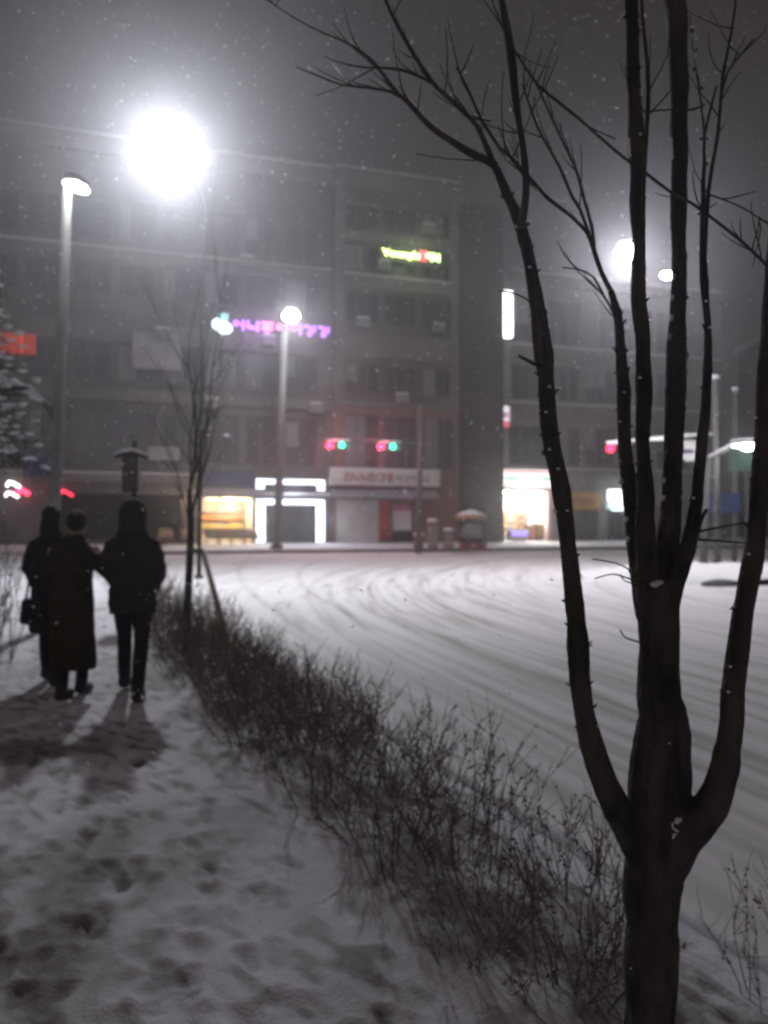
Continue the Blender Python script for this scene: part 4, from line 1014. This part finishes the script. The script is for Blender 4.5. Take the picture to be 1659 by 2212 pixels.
BR = [
 [(1072,360,20),(1050,346,20),(1015,330,19),(980,308,18),(945,285,15),(918,262,13),(888,228,12),(866,208,10),(845,198,8),(800,190,6),(740,184,5),(690,165,4),(640,145,3)],
 [(868,212,9),(840,178,9),(812,140,8),(780,112,7),(740,88,5),(690,68,4),(630,35,3),(570,-5,3)],
 [(1074,372,16),(1052,320,13),(1030,272,12),(1005,245,12),(975,216,12),(945,190,11),(925,165,11),(900,128,10),(872,80,9),(848,35,8),(828,-10,8)],
 [(935,180,8),(905,165,8),(870,152,7),(830,147,6),(790,146,5),(750,140,3)],
 [(1125,490,20),(1134,440,18),(1136,390,16),(1130,320,16),(1120,260,15),(1112,200,18),(1106,140,20),(1096,70,20),(1084,0,16),(1078,-80,12)],
 [(1131,372,10),(1105,342,10),(1080,320,9),(1058,288,8),(1038,255,7),(1020,215,6),(1005,180,5),(985,145,4)],
 [(1060,262,5),(1030,255,5),(1005,248,4)],
 [(1318,625,13),(1300,590,12),(1284,545,11),(1270,505,10),(1240,472,9),(1212,450,9),(1180,425,9),(1155,395,8),(1134,377,8),(1110,350,6),(1085,325,4)],
 [(1284,545,9),(1278,490,8),(1262,430,8),(1246,370,7),(1222,318,6),(1195,262,6),(1170,205,5),(1150,165,4)],
 [(1272,505,8),(1252,450,8),(1236,425,8),(1210,362,7),(1185,320,6),(1160,272,6),(1140,215,5),(1128,182,4)],
 [(1662,580,9),(1645,562,8),(1600,520,8),(1540,473,7),(1495,440,7),(1450,416,7),(1400,378,7),(1350,342,7),(1300,300,7),(1250,256,7),(1205,220,7),(1160,182,7),(1125,130,6),(1102,95,5)],
 [(1530,420,5),(1560,430,4),(1610,452,4),(1660,485,3)],
 [(1341,760,8),(1332,690,7),(1305,640,6),(1283,600,5),(1252,583,4),(1215,578,3)],
 [(1388,480,12),(1391,400,11),(1394,320,11),(1398,250,11),(1400,200,10),(1396,120,9),(1388,40,8),(1384,-40,7)],
 [(1520,620,10),(1524,520,10),(1530,420,10),(1540,350,9),(1551,290,9),(1556,220,8),(1562,160,8),(1575,95,7),(1586,30,6),(1592,-30,5)],
 [(1556,215,6),(1572,155,5),(1598,120,5),(1628,84,3)],
 [(1520,300,6),(1532,245,6),(1548,185,5)],
 [(1178,790,14),(1160,788,10),(1142,780,8),(1120,768,6)],
 [(1176,780,7),(1172,700,6),(1150,655,5),(1110,634,4),(1078,628,3)],
 [(1505,1150,12),(1515,1120,10),(1527,1100,7)],
 [(1500,1150,6),(1540,1142,5),(1590,1132,4),(1640,1128,3)],
 [(1500,1165,6),(1545,1168,5),(1620,1174,3)],
 [(1392,1262,5),(1345,1245,4),(1320,1240,3),(1285,1250,3)], [(1388,1250,5),(1345,1222,3),(1310,1212,2),(1280,1208,2)], [(1392,1268,5),(1350,1255,3),(1340,1240,2)],
 [(1400,1392,5),(1352,1378,3),(1340,1360,2)],
 [(1345,700,6),(1352,690,5)],
 [(1405,240,5),(1430,238,4),(1462,236,4)],
 [(1464,240,6),(1500,236,5),(1523,225,4)],
 [(1250,256,3),(1280,278,3),(1330,300,2)],
]
tw_ = MB(); main_paths = []
for ph, pts in enumerate(BR):
    q, r_ = limb([(p[0], p[1], max(p[2], 3)) + ((-.1 + .12*math.sin(ph),) ) for p in pts], ph*2.1)
    tw_.tube(q, r_, 8); main_paths.append((q, r_))
# fine side twigs
for (q, r_) in main_paths[:16]:
    for _ in range(int(len(q)*.45)):
        i = random.randrange(2, len(q)-1); p = q[i]; t = (q[min(i+1,len(q)-1)]-q[i-1]).normalized()
        d = (t + Vector((random.gauss(0,.6), random.gauss(0,.5), random.gauss(.1,.5)))).normalized()
        L = random.uniform(.03,.22); n_ = 4; pts = [p]; 
        for k_ in range(n_): d = (d + Vector((random.gauss(0,.12), random.gauss(0,.12), .08))).normalized(); pts.append(pts[-1]+d*L/n_)
        tw_.tube(pts, [.0022,.002,.0016,.0013,.001], 4)
tw_.build('branches', M['bark'], tree, smooth=True)
# snow lying on the limbs
def snow_on(pts, wd, off=.5, hh=.35):
    q, r_ = limb([(p[0], p[1], wd) + ((p[2],) if len(p) > 2 else (-.08,)) for p in pts], 3)
    q = [p + Vector((0,-.002,r_[0]*.3)) for p in q]
    m = [max(.15, .75+.8*mnoise.noise(p*14)) for p in q]
    snowb.tube(q, [a*b for a, b in zip(r_, m)], 7, flat=.7)
snow_on([(872,203),(920,252),(955,282),(985,303),(1035,332)], 8)
snow_on([(1010,244),(1040,254),(1058,260)], 7)
snow_on([(1118,345),(1128,360),(1136,372)], 10); snow_on([(1190,425),(1215,443),(1222,438)], 7)
snow_on([(1126,300),(1128,325),(1131,345)], 8); snow_on([(1356,300,-.05),(1356,320,-.05),(1358,340,-.05)], 9); snow_on([(1448,300,-.02),(1450,320,-.02),(1452,345,-.02)], 8)
for (px, py, rx, rz) in ((1440,1788,.034,.026),(1455,1800,.026,.018),(1430,1768,.016,.010),(1462,1770,.016,.010),(1448,1820,.013,.012),(1415,1262,.012,.008),(1424,1258,.010,.006),(1440,1715,.010,.006)):
    snowb.ell(P(px,py,TD-.053), (rx,.02,rz), 10, 7, .5)
for (nm) in ('S1','S3'):
    q, r_ = LW[nm]
    for _ in range(16):
        i = random.randrange(3, int(len(q)*.5)); snowb.ell(q[i]+Vector((random.choice((-1,1))*r_[i]*.95,-.01,0)), (.006,.008,.009), 7, 5, .4)
snowb.build('branch_snow', M['snowcap'], tree, smooth=True)
# roots flare
# ------------------------------------------------------------------ shrubs and hedge
def shrub_mesh(mb_t, mb_l, mb_s, cx, cy_, h_, rad_, stems, leaves, rnd, ground=0.02):
    for _ in range(stems):
        a_ = rnd.uniform(0, 6.28); rr_ = rad_*math.sqrt(rnd.random())
        bx, by = cx + math.cos(a_)*rr_*.55, cy_ + math.sin(a_)*rr_*.55
        lean = Vector((math.cos(a_)*rr_*.8 + rnd.gauss(0,.04), math.sin(a_)*rr_*.8 + rnd.gauss(0,.04), 0))
        hh = h_*rnd.uniform(.55, 1.08)
        p = Vector((bx, by, ground-.03)); pts = [p]; n_ = 6
        d = Vector((lean.x, lean.y, hh)).normalized()
        for k_ in range(n_):
            d = (d + Vector((rnd.gauss(0,.12), rnd.gauss(0,.12), rnd.gauss(.02,.05)))).normalized()
            pts.append(pts[-1] + d*hh/n_)
        r0 = rnd.uniform(.0028,.0055)
        mb_t.tube(pts, [r0*(1-.12*k_) for k_ in range(n_+1)], 4, cap=False)
        tips = []
        for _k in range(rnd.randint(5, 9)):
            i = rnd.randrange(2, n_+1); s_ = pts[i]
            dd_ = (d + Vector((rnd.gauss(0,.75), rnd.gauss(0,.75), rnd.gauss(.15,.4)))).normalized(); L = rnd.uniform(.06,.20)
            e1_ = s_ + dd_*L*.5 + Vector((0,0,.01)); e2_ = s_ + dd_*L + Vector((0,0,.03))
            mb_t.tube([s_, e1_, e2_], [.0022,.0017,.0011], 3, cap=False)
            tips += [(s_, e1_, dd_), (e1_, e2_, dd_)]
        for _k in range(leaves):
            s_, e_, dd_ = rnd.choice(tips) if rnd.random() < .85 else (pts[3], pts[-1], d)
            c_ = s_.lerp(e_, rnd.random())
            ax = Vector((rnd.gauss(0,1), rnd.gauss(0,1), rnd.gauss(0,.7))).normalized(); bx_ = ax.orthogonal().normalized()
            L = rnd.uniform(.008,.019); w2 = L*.42
            (mb_s if rnd.random() < .10 else mb_l).add([c_, c_+ax*L*.5+bx_*w2, c_+ax*L, c_+ax*L*.5-bx_*w2], [(0,1,2,3)])
protos = []
for k_ in range(5):
    rnd = random.Random(100+k_)
    a, b, c = MB(), MB(), MB()
    shrub_mesh(a, b, c, 0, 0, (.58,.66,.50,.62,.55)[k_], .34, (16,15,17,13,17)[k_], (26,28,24,22,28)[k_], rnd)
    protos.append((a, b, c))
pm = []
for (a, b, c) in protos:
    def mk(nm, mb_, mt):
        me = bpy.data.meshes.new(nm); me.from_pydata(mb_.v, [], mb_.f); me.materials.append(mt); return me
    pm.append((mk('twigs', a, M['hedge']), mk('leaves', b, M['deadleaf']), mk('snow_bits', c, M['snowcap'])))
def add_shrub(k_, x, y, rz, sc_, label, group='bare shrubs planted along the kerb'):
    t_ = thing('shrub', label, 'shrub', (x, y, .01), group); t_.rotation_euler = (0,0,rz); t_.scale = (sc_,)*3
    for nm, me in zip(('twigs','leaves','snow_bits'), pm[k_]):
        o = bpy.data.objects.new(nm, me); COL.objects.link(o); o.parent = t_
    return t_
def hx(y, f): return hedge_l(y)*(1-f) + hedge_r(y)*f
SH = [ # y, f, proto, scale, label
 (2.72,.30,0,.80,'low bare shrub left of the big tree foot, nearest the camera'),
 (3.00,.70,1,.92,'bare shrub directly behind the foot of the big tree'),
 (3.05,.12,2,.72,'short shrub on the walk side beside the big tree foot'),
 (3.35,.45,3,1.0,'twiggy shrub just beyond the low shrub by the tree foot'),
 (3.45,.92,4,.95,'shrub at the kerb right behind the tree trunk'),
 (3.72,.15,0,.85,'shrub leaning over the walk, first past the tree'),
 (3.85,.62,1,1.05,'tall loose shrub between tree and road, first past the tree'),
 (4.15,.30,2,1.05,'dense shrub in the middle of the near hedge'),
 (4.30,.85,3,1.0,'thin shrub with the lit road showing through, kerb side'),
 (4.60,.15,4,1.05,'dark shrub edging the walk, halfway to the dense hedge'),
 (4.75,.60,0,1.1,'upright shrub with a bushy top halfway to the dense hedge'),
 (5.10,.30,1,1.05,'dark leafy shrub in front of the dense hedge'),
 (5.20,.88,2,1.1,'kerb side shrub with tall shoots against the snowy road'),
 (5.50,.12,3,1.05,'walk side shrub touching the dense hedge'),
 (5.65,.58,4,1.12,'last single shrub before the dense hedge, road side'),
]
for (y, f, k_, s_, lb) in SH: add_shrub(k_, hx(y, f), y, random.uniform(0,6.28), s_*.9, lb)
add_shrub(3, P(1655,2150,2.7).x, 2.75, 2.0, .62, 'thin shrub at the lower right edge of the view')
rnd = random.Random(55)
a, b, c = MB(), MB(), MB()
y = 5.75
while y < 19:
    for f in ((.1,.5,.9) if y < 12 else (.2,.8)):
        shrub_mesh(a, b, c, hx(y, f)+rnd.gauss(0,.05), y+rnd.gauss(0,.06), rnd.uniform(.50,.62)*(.84 if y < 9 else .84+.09*(min(y,14)-9)), .30, 11 if y < 12 else 8, 17, rnd)
    y += .27 if y < 12 else .36
hd = thing('hedge', 'dense dark hedge running along the kerb beside the walkers', 'hedge', (hx(11,.5), 11, 0))
a.build('twigs', M['hedge'], hd, recalc=False); b.build('leaves', M['deadleaf'], hd, recalc=False); c.build('snow_bits', M['snowcap'], hd, recalc=False)
# dark bush at the left edge
a, b, c = MB(), MB(), MB(); rnd = random.Random(9)
bx = P(-38, 1200, 9.5)
for _ in range(6): shrub_mesh(a, b, c, bx.x+rnd.gauss(0,.12), 9.5+rnd.gauss(0,.2), 1.45, .38, 14, 60, rnd)
bs = thing('evergreen_bush', 'tall dark bush at the left edge beside the walkers', 'bush', (bx.x, 9.5, 0))
a.build('twigs', M['twig'], bs, recalc=False); b.build('leaves', M['needle'], bs, recalc=False); c.build('snow_bits', M['snowcap'], bs, recalc=False)
# snow laden conifer top left
ct = thing('snowy_conifer', 'conifer with drooping snow laden boughs at the left edge', 'tree', P(-95, 1300, 12.5))
cx = P(-95, 1000, 12.5).x; ct.location = (cx, 12.5, 0)
m_ = MB(); m_.tube([(cx,12.5,-.05),(cx+.05,12.5,3),(cx,12.5,6.6)], [.16,.1,.02], 10); m_.build('trunk', M['bark'], ct, smooth=True)
bo, nd, sn = MB(), MB(), MB(); rnd = random.Random(12)
for i in range(120):
    z = 2.7 + 3.7*(i/120); L = (6.75-z)*.40+.15; L *= rnd.uniform(.7,1.15); an = i*2.4
    d = Vector((math.cos(an), math.sin(an), .15)); p = Vector((cx,12.5,z)); pts = [p]
    for k_ in range(6):
        d = (d + Vector((0,0,-.13))).normalized(); pts.append(pts[-1]+d*L/6)
    bo.tube(pts, [.018,.015,.012,.009,.006,.004,.002], 4, cap=False)
    sd = d.cross(Vector((0,0,1))).normalized()
    for k_ in range(70):
        t = rnd.random()**.8*5.9; i0 = int(t); q = pts[i0].lerp(pts[min(i0+1,6)], t-i0)
        e = q + sd*rnd.gauss(0,.13) + Vector((rnd.gauss(0,.02), rnd.gauss(0,.02), -abs(rnd.gauss(0,.09))))
        ax = Vector((rnd.gauss(0,.5), rnd.gauss(0,.5), -1)).normalized()*.09; bx_ = sd*.010
        nd.add([e-bx_, e+bx_, e+ax+bx_, e+ax-bx_], [(0,1,2,3)])
    for k_ in range(1, 6):
        q = pts[k_]; sn.ell(q+Vector((0,0,.02)), (.07,.07,.02), 7, 4, .6)
        if rnd.random() < .7: sn.ell(q+sd*rnd.choice((-1,1))*.10+Vector((0,0,-.0)), (.06,.06,.02), 6, 4, .6)
bo.build('boughs', M['twig'], ct, recalc=False); nd.build('needles', M['needle'], ct, recalc=False); sn.build('bough_snow', M['snowcap'], ct, smooth=True)
# young staked tree in the hedge
D = 10.0
yt = thing('young_tree', 'slender staked young tree with upswept bare twigs growing in the hedge', 'tree', (P(404,1400,D).x, D, 0))
def wl(lst, d=D): return [P(a_, b_, d + (c_[0] if c_ else 0)) for a_, b_, *c_ in lst]
m_ = MB(); q = wl([(402,1420),(404,1330),(408,1250),(411,1180),(413,1120),(408,1060)]); q[0].z = -.05
m_.tube(q, [.055,.05,.046,.042,.036,.028], 8); m_.build('trunk', M['bark'], yt, smooth=True)
m_ = MB(); rnd = random.Random(21)
def grow(p, d, L, r_, lev):
    pts = [p]; n_ = 6
    for k_ in range(n_):
        d = (d + Vector((rnd.gauss(0,.09), rnd.gauss(0,.09), .05))).normalized(); pts.append(pts[-1]+d*L/n_)
    m_.tube(pts, [r_*(1-.11*k_) for k_ in range(n_+1)], 5, cap=False)
    if lev > 0:
        for _ in range(4 if lev > 1 else 3):
            i = rnd.randrange(1, n_+1); grow(pts[i], (d + Vector((rnd.gauss(0,.38), rnd.gauss(0,.38), .15))).normalized(), L*rnd.uniform(.4,.65), r_*.5, lev-1)
for (x_, y_, L) in ((411,1150,1.1),(412,1120,1.6),(409,1080,1.9),(408,1060,2.2),(408,1062,2.0),(412,1140,1.0),(409,1100,1.5)):
    grow(P(x_, y_, D), Vector((rnd.gauss(-.02,.2), rnd.gauss(0,.2), 1)).normalized(), L, .013, 2)
m_.build('branches', M['twig'], yt, smooth=True)
# stakes
stk = thing('tree_stake', 'pair of pale slanting stakes propping the young tree', 'stake', (P(486,1360,D-.6).x, D-.6, 0))
for k_, (dx, dd_) in enumerate(((0,0),(8,.14))):
    a_ = P(437+dx*.3, 1188, D-.1+dd_); b_ = P(480+dx, 1362, D-.7+dd_); b_.z = -.05 if False else b_.z
    m_ = MB(); m_.tube([a_, b_, b_ + (b_-a_)*.25], .020, 8); m_.build('stake', M['stake'], stk, smooth=True)
m_ = MB(); m_.tube([P(410,1186,D-.07), P(440,1192,D-.12)], .025, 6); m_.build('binding', M['tarp'], stk)

# ------------------------------------------------------------------ people
def person(label, loc, rz, h, spec):
    t_ = thing('person', label, 'person', loc); t_.rotation_euler = (0,0,rz)
    k_ = h/1.73
    def xf(x, y, z): return (x*k_, y*k_, z*k_)
    def put(mb_, nm, mt, rm=0, par=None):
        o = mb_.build(nm, mt, None, smooth=True, remesh=rm); o.parent = par if par is not None else t_; return o
    fw = spec['feet']   # [(x,y_foot,lift)]
    b_ = MB(xf)
    hipz = .90
    b_.loft([(0,0,.86,.15,.11),(0,0,.95,.165,.115),(0,.0,1.08,.145,.10),(0,0,1.25,.17,.115),(0,0,1.38,.185,.105),(0,.0,1.445,.13,.08),(0,.01,1.49,.06,.06),(0,.02,1.56,.055,.055)], 20)
    b_.ell((spec.get('hx',0),.03,1.625), (.076,.096,.118), 18, 14)
    hx_ = spec.get('hx',0)
    b_.ell((hx_,.128,1.605), (.014,.022,.028), 8, 6); b_.ell((hx_,.105,1.545), (.035,.03,.025), 8, 6)
    for s_ in (-1,1):
        b_.ell((hx_+s_*.078,.02,1.62), (.012,.022,.032), 8, 6); b_.ell((hx_+s_*.03,.115,1.635), (.014,.012,.009), 8, 6)
    legs = []
    for s_, (fx, fy, lift) in zip((-1,1), fw):
        hip = (s_*.09,0,hipz); an = (fx, fy, .09+lift); kn = ((hip[0]+an[0])/2, (hip[1]+an[1])/2+.05, .49+lift*.4)
        b_.tube([hip, ((hip[0]+kn[0])/2,(hip[1]+kn[1])/2,(hip[2]+kn[2])/2), kn, ((kn[0]+an[0])/2,(kn[1]+an[1])/2-.015,(kn[2]+an[2])/2+.02), an], [.092,.078,.056,.053,.038], 12)
        b_.tube([(fx,fy-.05,.045+lift),(fx,fy+.08,.04+lift*.6),(fx,fy+.17,.03+lift*.3)], [.042,.042,.03], 10)
        legs.append((hip, kn, an))
    for s_, arm in zip((-1,1), spec['arms']):
        sh = (s_*.185,0,1.40); el, wr = arm
        b_.tube([sh, ((sh[0]+el[0])/2,(sh[1]+el[1])/2,(sh[2]+el[2])/2), el, wr], [.055,.047,.038,.027], 10)
        d = (Vector(wr)-Vector(el)).normalized(); sd = d.cross(Vector((0,1,0)));
        sd = sd.normalized() if sd.length > .1 else Vector((1,0,0)); nn = d.cross(sd).normalized()
        w0 = Vector(wr)
        b_.tube([w0, w0+d*.04, w0+d*.085], [.026,.038,.036], 10, flat=.5)
        for i, L in enumerate((.062,.07,.066,.052)):
            r0 = w0 + d*.08 + nn*(i-1.5)*.019
            b_.tube([r0, r0+d*L*.5+sd*.006, r0+d*L*.8+sd*.022], [.0095,.009,.0075], 7)
        th = w0 + d*.03 + nn*-.032
        b_.tube([th, th+d*.03-nn*.018, th+d*.055-nn*.02+sd*.01], [.011,.010,.008], 7)
    put(b_, 'body', M['skin'], .011)
    # trousers
    tr = MB(xf)
    for hip, kn, an in legs:
        m0 = tuple((a_+c_)/2 for a_, c_ in zip(hip, kn)); m1 = tuple((a_+c_)/2 for a_, c_ in zip(kn, an))
        w_ = spec.get('leg', 1.0)
        tr.tube([(hip[0],hip[1],hip[2]+.02), m0, kn, (m1[0],m1[1]-.012,m1[2]), (an[0],an[1],an[2]+.0)], [.112*w_,.098*w_,.078*w_,.074*w_,.066*w_], 14)
    tr.loft([(0,0,.84,.17,.125),(0,0,.92,.185,.13),(0,0,1.0,.17,.12)], 18)
    put(tr, 'trousers', M[spec['tm']], .014)
    # boots
    for (fx, fy, lift) in fw:
        s2 = MB(xf); s2.tube([(fx,fy-.01,.17+lift),(fx,fy-.012,.10+lift),(fx,fy-.03,.055+lift)], [.056,.055,.056], 12)
        s2.tube([(fx,fy-.075,.05+lift),(fx,fy,.052+lift*.9),(fx,fy+.10,.045+lift*.6),(fx,fy+.19,.038+lift*.35),(fx,fy+.215,.034+lift*.3)], [.045,.055,.052,.043,.02], 12)
        put(s2, 'boot', M['boot'], .011)
    # coat
    c_ = MB(xf)
    hem = spec['hem']; hw = spec['hemw']; bulk = spec.get('bulk', 0)
    secs = [(spec.get('hx0',0), 0, hem, hw, hw*.72)]
    if hem < .8: secs += [(0,0,hem+(1.0-hem)*.5, (hw+.19+bulk)/2+.01, .17+bulk)]
    secs += [(0,0,1.02,.195+bulk,.155+bulk),(0,0,1.14,.195+bulk,.155+bulk),(0,0,1.28,.215+bulk,.16+bulk),(0,0,1.37,.195+bulk*.8,.14+bulk*.8),(0,0,1.43,.145+bulk*.5,.115+bulk*.4),(0,.01,1.49,.095,.085),(0,.02,1.53,.08,.075)]
    c_.loft(secs, 26)
    for s_, arm in zip((-1,1), spec['arms']):
        sh = (s_*(.160+bulk*.5),0,1.355); el, wr = arm
        c_.ell(sh, (.078+bulk*.4,.08+bulk*.4,.070), 14, 10)
        ext = Vector(wr)-Vector(el); wr2 = tuple(Vector(wr)+ext*.04)
        c_.tube([sh, ((sh[0]+el[0])/2,(sh[1]+el[1])/2,(sh[2]+el[2])/2+.01), el, tuple((Vector(el)+Vector(wr))/2), wr2], [.078+bulk*.5,.076+bulk*.6,.068+bulk*.5,.058+bulk*.4,.05+bulk*.3], 12)
    co = put(c_, spec['cn'], M[spec['cm']], .014)
    me = co.data
    vs_ = np.empty(len(me.vertices)*3, dtype=np.float32); me.vertices.foreach_get('co', vs_); vs_ = vs_.reshape(-1,3)
    for i in range(len(vs_)):
        v = Vector(vs_[i].tolist()); n_ = mnoise.noise(Vector((v.x*9+loc[0]*3, v.y*9, v.z*3.0)))*.016 + mnoise.noise(Vector((v.x*22, v.y*22, v.z*14+loc[0])))*.006
        if spec.get('quilt') and v.z > hem: n_ += .009*abs(math.sin(v.z*28))-.004
        q = Vector((v.x, v.y, 0)); q = q.normalized() if q.length > 1e-4 else q
        vs_[i][0] += q.x*n_; vs_[i][1] += q.y*n_
    me.vertices.foreach_set('co', vs_.ravel()); me.update()
    if spec['head'] == 'hood':
        hd_ = MB(xf); hd_.ell((hx_,.0,1.615), (.128,.142,.155), 18, 13); hd_.loft([(hx_,-.01,1.44,.15,.12),(hx_,-.01,1.50,.125,.115),(hx_,-.01,1.58,.115,.12)], 16)
        put(hd_, 'hood', M[spec['cm']], .013)
    else:
        hr = MB(xf); hr.ell((hx_,.0,1.655), (.093,.108,.108), 18, 12)
        if spec['head'] == 'bun': hr.ell((hx_,-.105,1.70), (.045,.045,.045), 12, 8)
        if spec['head'] == 'long': hr.loft([(hx_,-.05,1.42,.085,.05),(hx_,-.05,1.50,.10,.065),(hx_,-.04,1.60,.095,.08)], 14)
        put(hr, 'hair', M['hair'], .012)
        if spec['head'] != 'hood':
            sc2 = MB(xf); sc2.loft([(0,.0,1.43,.115,.10),(0,.0,1.47,.105,.095),(0,.0,1.515,.088,.085)], 16); put(sc2, 'scarf', M[spec.get('scarf','coal')], .012)
    return t_
mx = P(286, 1500, 7.75); person('man in black hooded padded jacket, rightmost of the three walkers seen from behind', (mx.x, 7.75, .0), R(6), 1.76,
   dict(feet=[(-.125,.30,.03),(.085,-.22,.0)], arms=[((-.225,-.03,1.14),(-.17,.14,.98)), ((.24,-.05,1.12),(.17,.12,.95))], hem=.74, hemw=.20, bulk=.008, tm='coal', cm='coal2', cn='jacket', head='hood', quilt=True, leg=.86))
wx = P(156, 1500, 7.7); person('woman in long brown coat, middle walker holding the hooded man by the arm', (wx.x, 7.7, .0), R(-4), 1.66,
   dict(feet=[(-.045,-.12,.0),(.04,.12,.02)], arms=[((-.225,-.03,1.13),(-.20,.06,.90)), ((.34,.02,1.16),(.46,.16,1.10))], hem=.27, hemw=.215, bulk=-.005, hx=.035, tm='jeans', cm='coat', cn='coat', head='bun', scarf='coat', leg=.82))
lx = P(109, 1480, 8.4); person('leftmost walker in black coat, half hidden behind the woman in brown', (lx.x, 8.4, .0), R(5), 1.72,
   dict(feet=[(-.08,.16,.02),(.08,-.12,.0)], arms=[((-.20,-.05,1.14),(-.15,.04,.93)), ((.21,-.02,1.14),(.17,.10,.92))], hem=.50, hemw=.20, bulk=.0, tm='coal', cm='coal', cn='coat', head='long', leg=.9))
bgp = P(78, 1318, 8.35)
t_ = thing('shoulder_bag', 'black shoulder bag hanging at the hip of the leftmost walker', 'bag', tuple(bgp))
m_ = MB(); m_.loft([(bgp.x,8.3,bgp.z-.13,.12,.055),(bgp.x,8.3,bgp.z-.10,.145,.07),(bgp.x,8.3,bgp.z+.08,.125,.06),(bgp.x,8.3,bgp.z+.12,.10,.03)], 14); m_.build('body', M['coal'], t_, smooth=True)
m_ = MB(); m_.tube([(bgp.x-.08,8.3,bgp.z+.10),(bgp.x-.02,8.24,bgp.z+.32),(bgp.x+.06,8.22,bgp.z+.58),(bgp.x+.03,8.3,bgp.z+.63),(bgp.x+.06,8.38,bgp.z+.3),(bgp.x+.08,8.33,bgp.z+.10)], .011, 6); m_.build('strap', M['boot'], t_, smooth=True)

# ------------------------------------------------------------------ falling snow
sf = MB(); rnd = random.Random(77)
fl_m = bpy.data.materials.new('flake'); fl_m.use_nodes = True; t = fl_m.node_tree; pr = t.nodes['Principled BSDF']
pr.inputs['Base Color'].default_value = (.9,.92,.95,1); pr.inputs['Roughness'].default_value = .9
tr_ = t.nodes.new('ShaderNodeBsdfTranslucent'); tr_.inputs[0].default_value = (.9,.92,.95,1); mx_ = t.nodes.new('ShaderNodeMixShader'); mx_.inputs[0].default_value = .9
t.links.new(pr.outputs[0], mx_.inputs[1]); t.links.new(tr_.outputs[0], mx_.inputs[2]); t.links.new(mx_.outputs[0], t.nodes['Material Output'].inputs[0])
def flake(c, r_, el):
    d = Vector((rnd.gauss(.5,.5), rnd.gauss(0,.3), rnd.gauss(-.35,.5))).normalized(); a_ = d.orthogonal().normalized(); b_ = d.cross(a_)
    n0 = 5; vs_ = [c-d*r_*el]
    for k_ in range(n0):
        q = 6.283*k_/n0; rr_ = r_*rnd.uniform(.6,1.15); vs_.append(c + (a_*math.cos(q)+b_*math.sin(q))*rr_ + d*r_*rnd.uniform(-.4,.4))
    vs_.append(c+d*r_*el)
    fs_ = [(0,k_+1,(k_+1)%n0+1) for k_ in range(n0)] + [(n0+1,(k_+1)%n0+1,k_+1) for k_ in range(n0)]
    sf.add(vs_, fs_)
for _ in range(12500):
    d = 3.6 + 37*rnd.random()**1.15
    x = rnd.uniform(-.62,.62)*d; z = CAMZ + rnd.uniform(-.72,.78)*d
    if z < .05: continue
    flake(Vector((x, d, z)), rnd.uniform(.0014,.0044)*(1+d*.085), rnd.uniform(1.2,3.0))
for (px, py, d, r_, el) in ((728,150,1.3,.0028,4.5),(490,940,16,.035,2.4),(875,1062,16,.020,3.2),(785,362,3,.004,2.2),(700,398,4,.006,2.2),(722,896,14,.014,3),(262,218,6,.008,1),(383,90+130,5,.008,1)):
    flake(P(px,py,d), r_, el)
o = sf.build('falling_snow', fl_m, recalc=False); tag(o, 'snowflakes falling through the lamp light', 'snow', kind='stuff')

# ------------------------------------------------------------------ haze
hz = MB(); hz.box((-112,-24,-1.9), (112,134,34)); ho = hz.build('haze', M['snow']); ho['kind'] = 'stuff'; ho['label'] = 'thin snowy night haze filling the street'; ho['category'] = 'haze'
hm = bpy.data.materials.new('haze_air'); hm.use_nodes = True; t = hm.node_tree; t.nodes.remove(t.nodes['Principled BSDF'])
pv = t.nodes.new('ShaderNodeVolumePrincipled'); pv.inputs['Color'].default_value = (.93,.92,.97,1); pv.inputs['Density'].default_value = .0041; pv.inputs['Anisotropy'].default_value = .86
t.links.new(pv.outputs[0], t.nodes['Material Output'].inputs['Volume'])
ho.data.materials.clear(); ho.data.materials.append(hm)
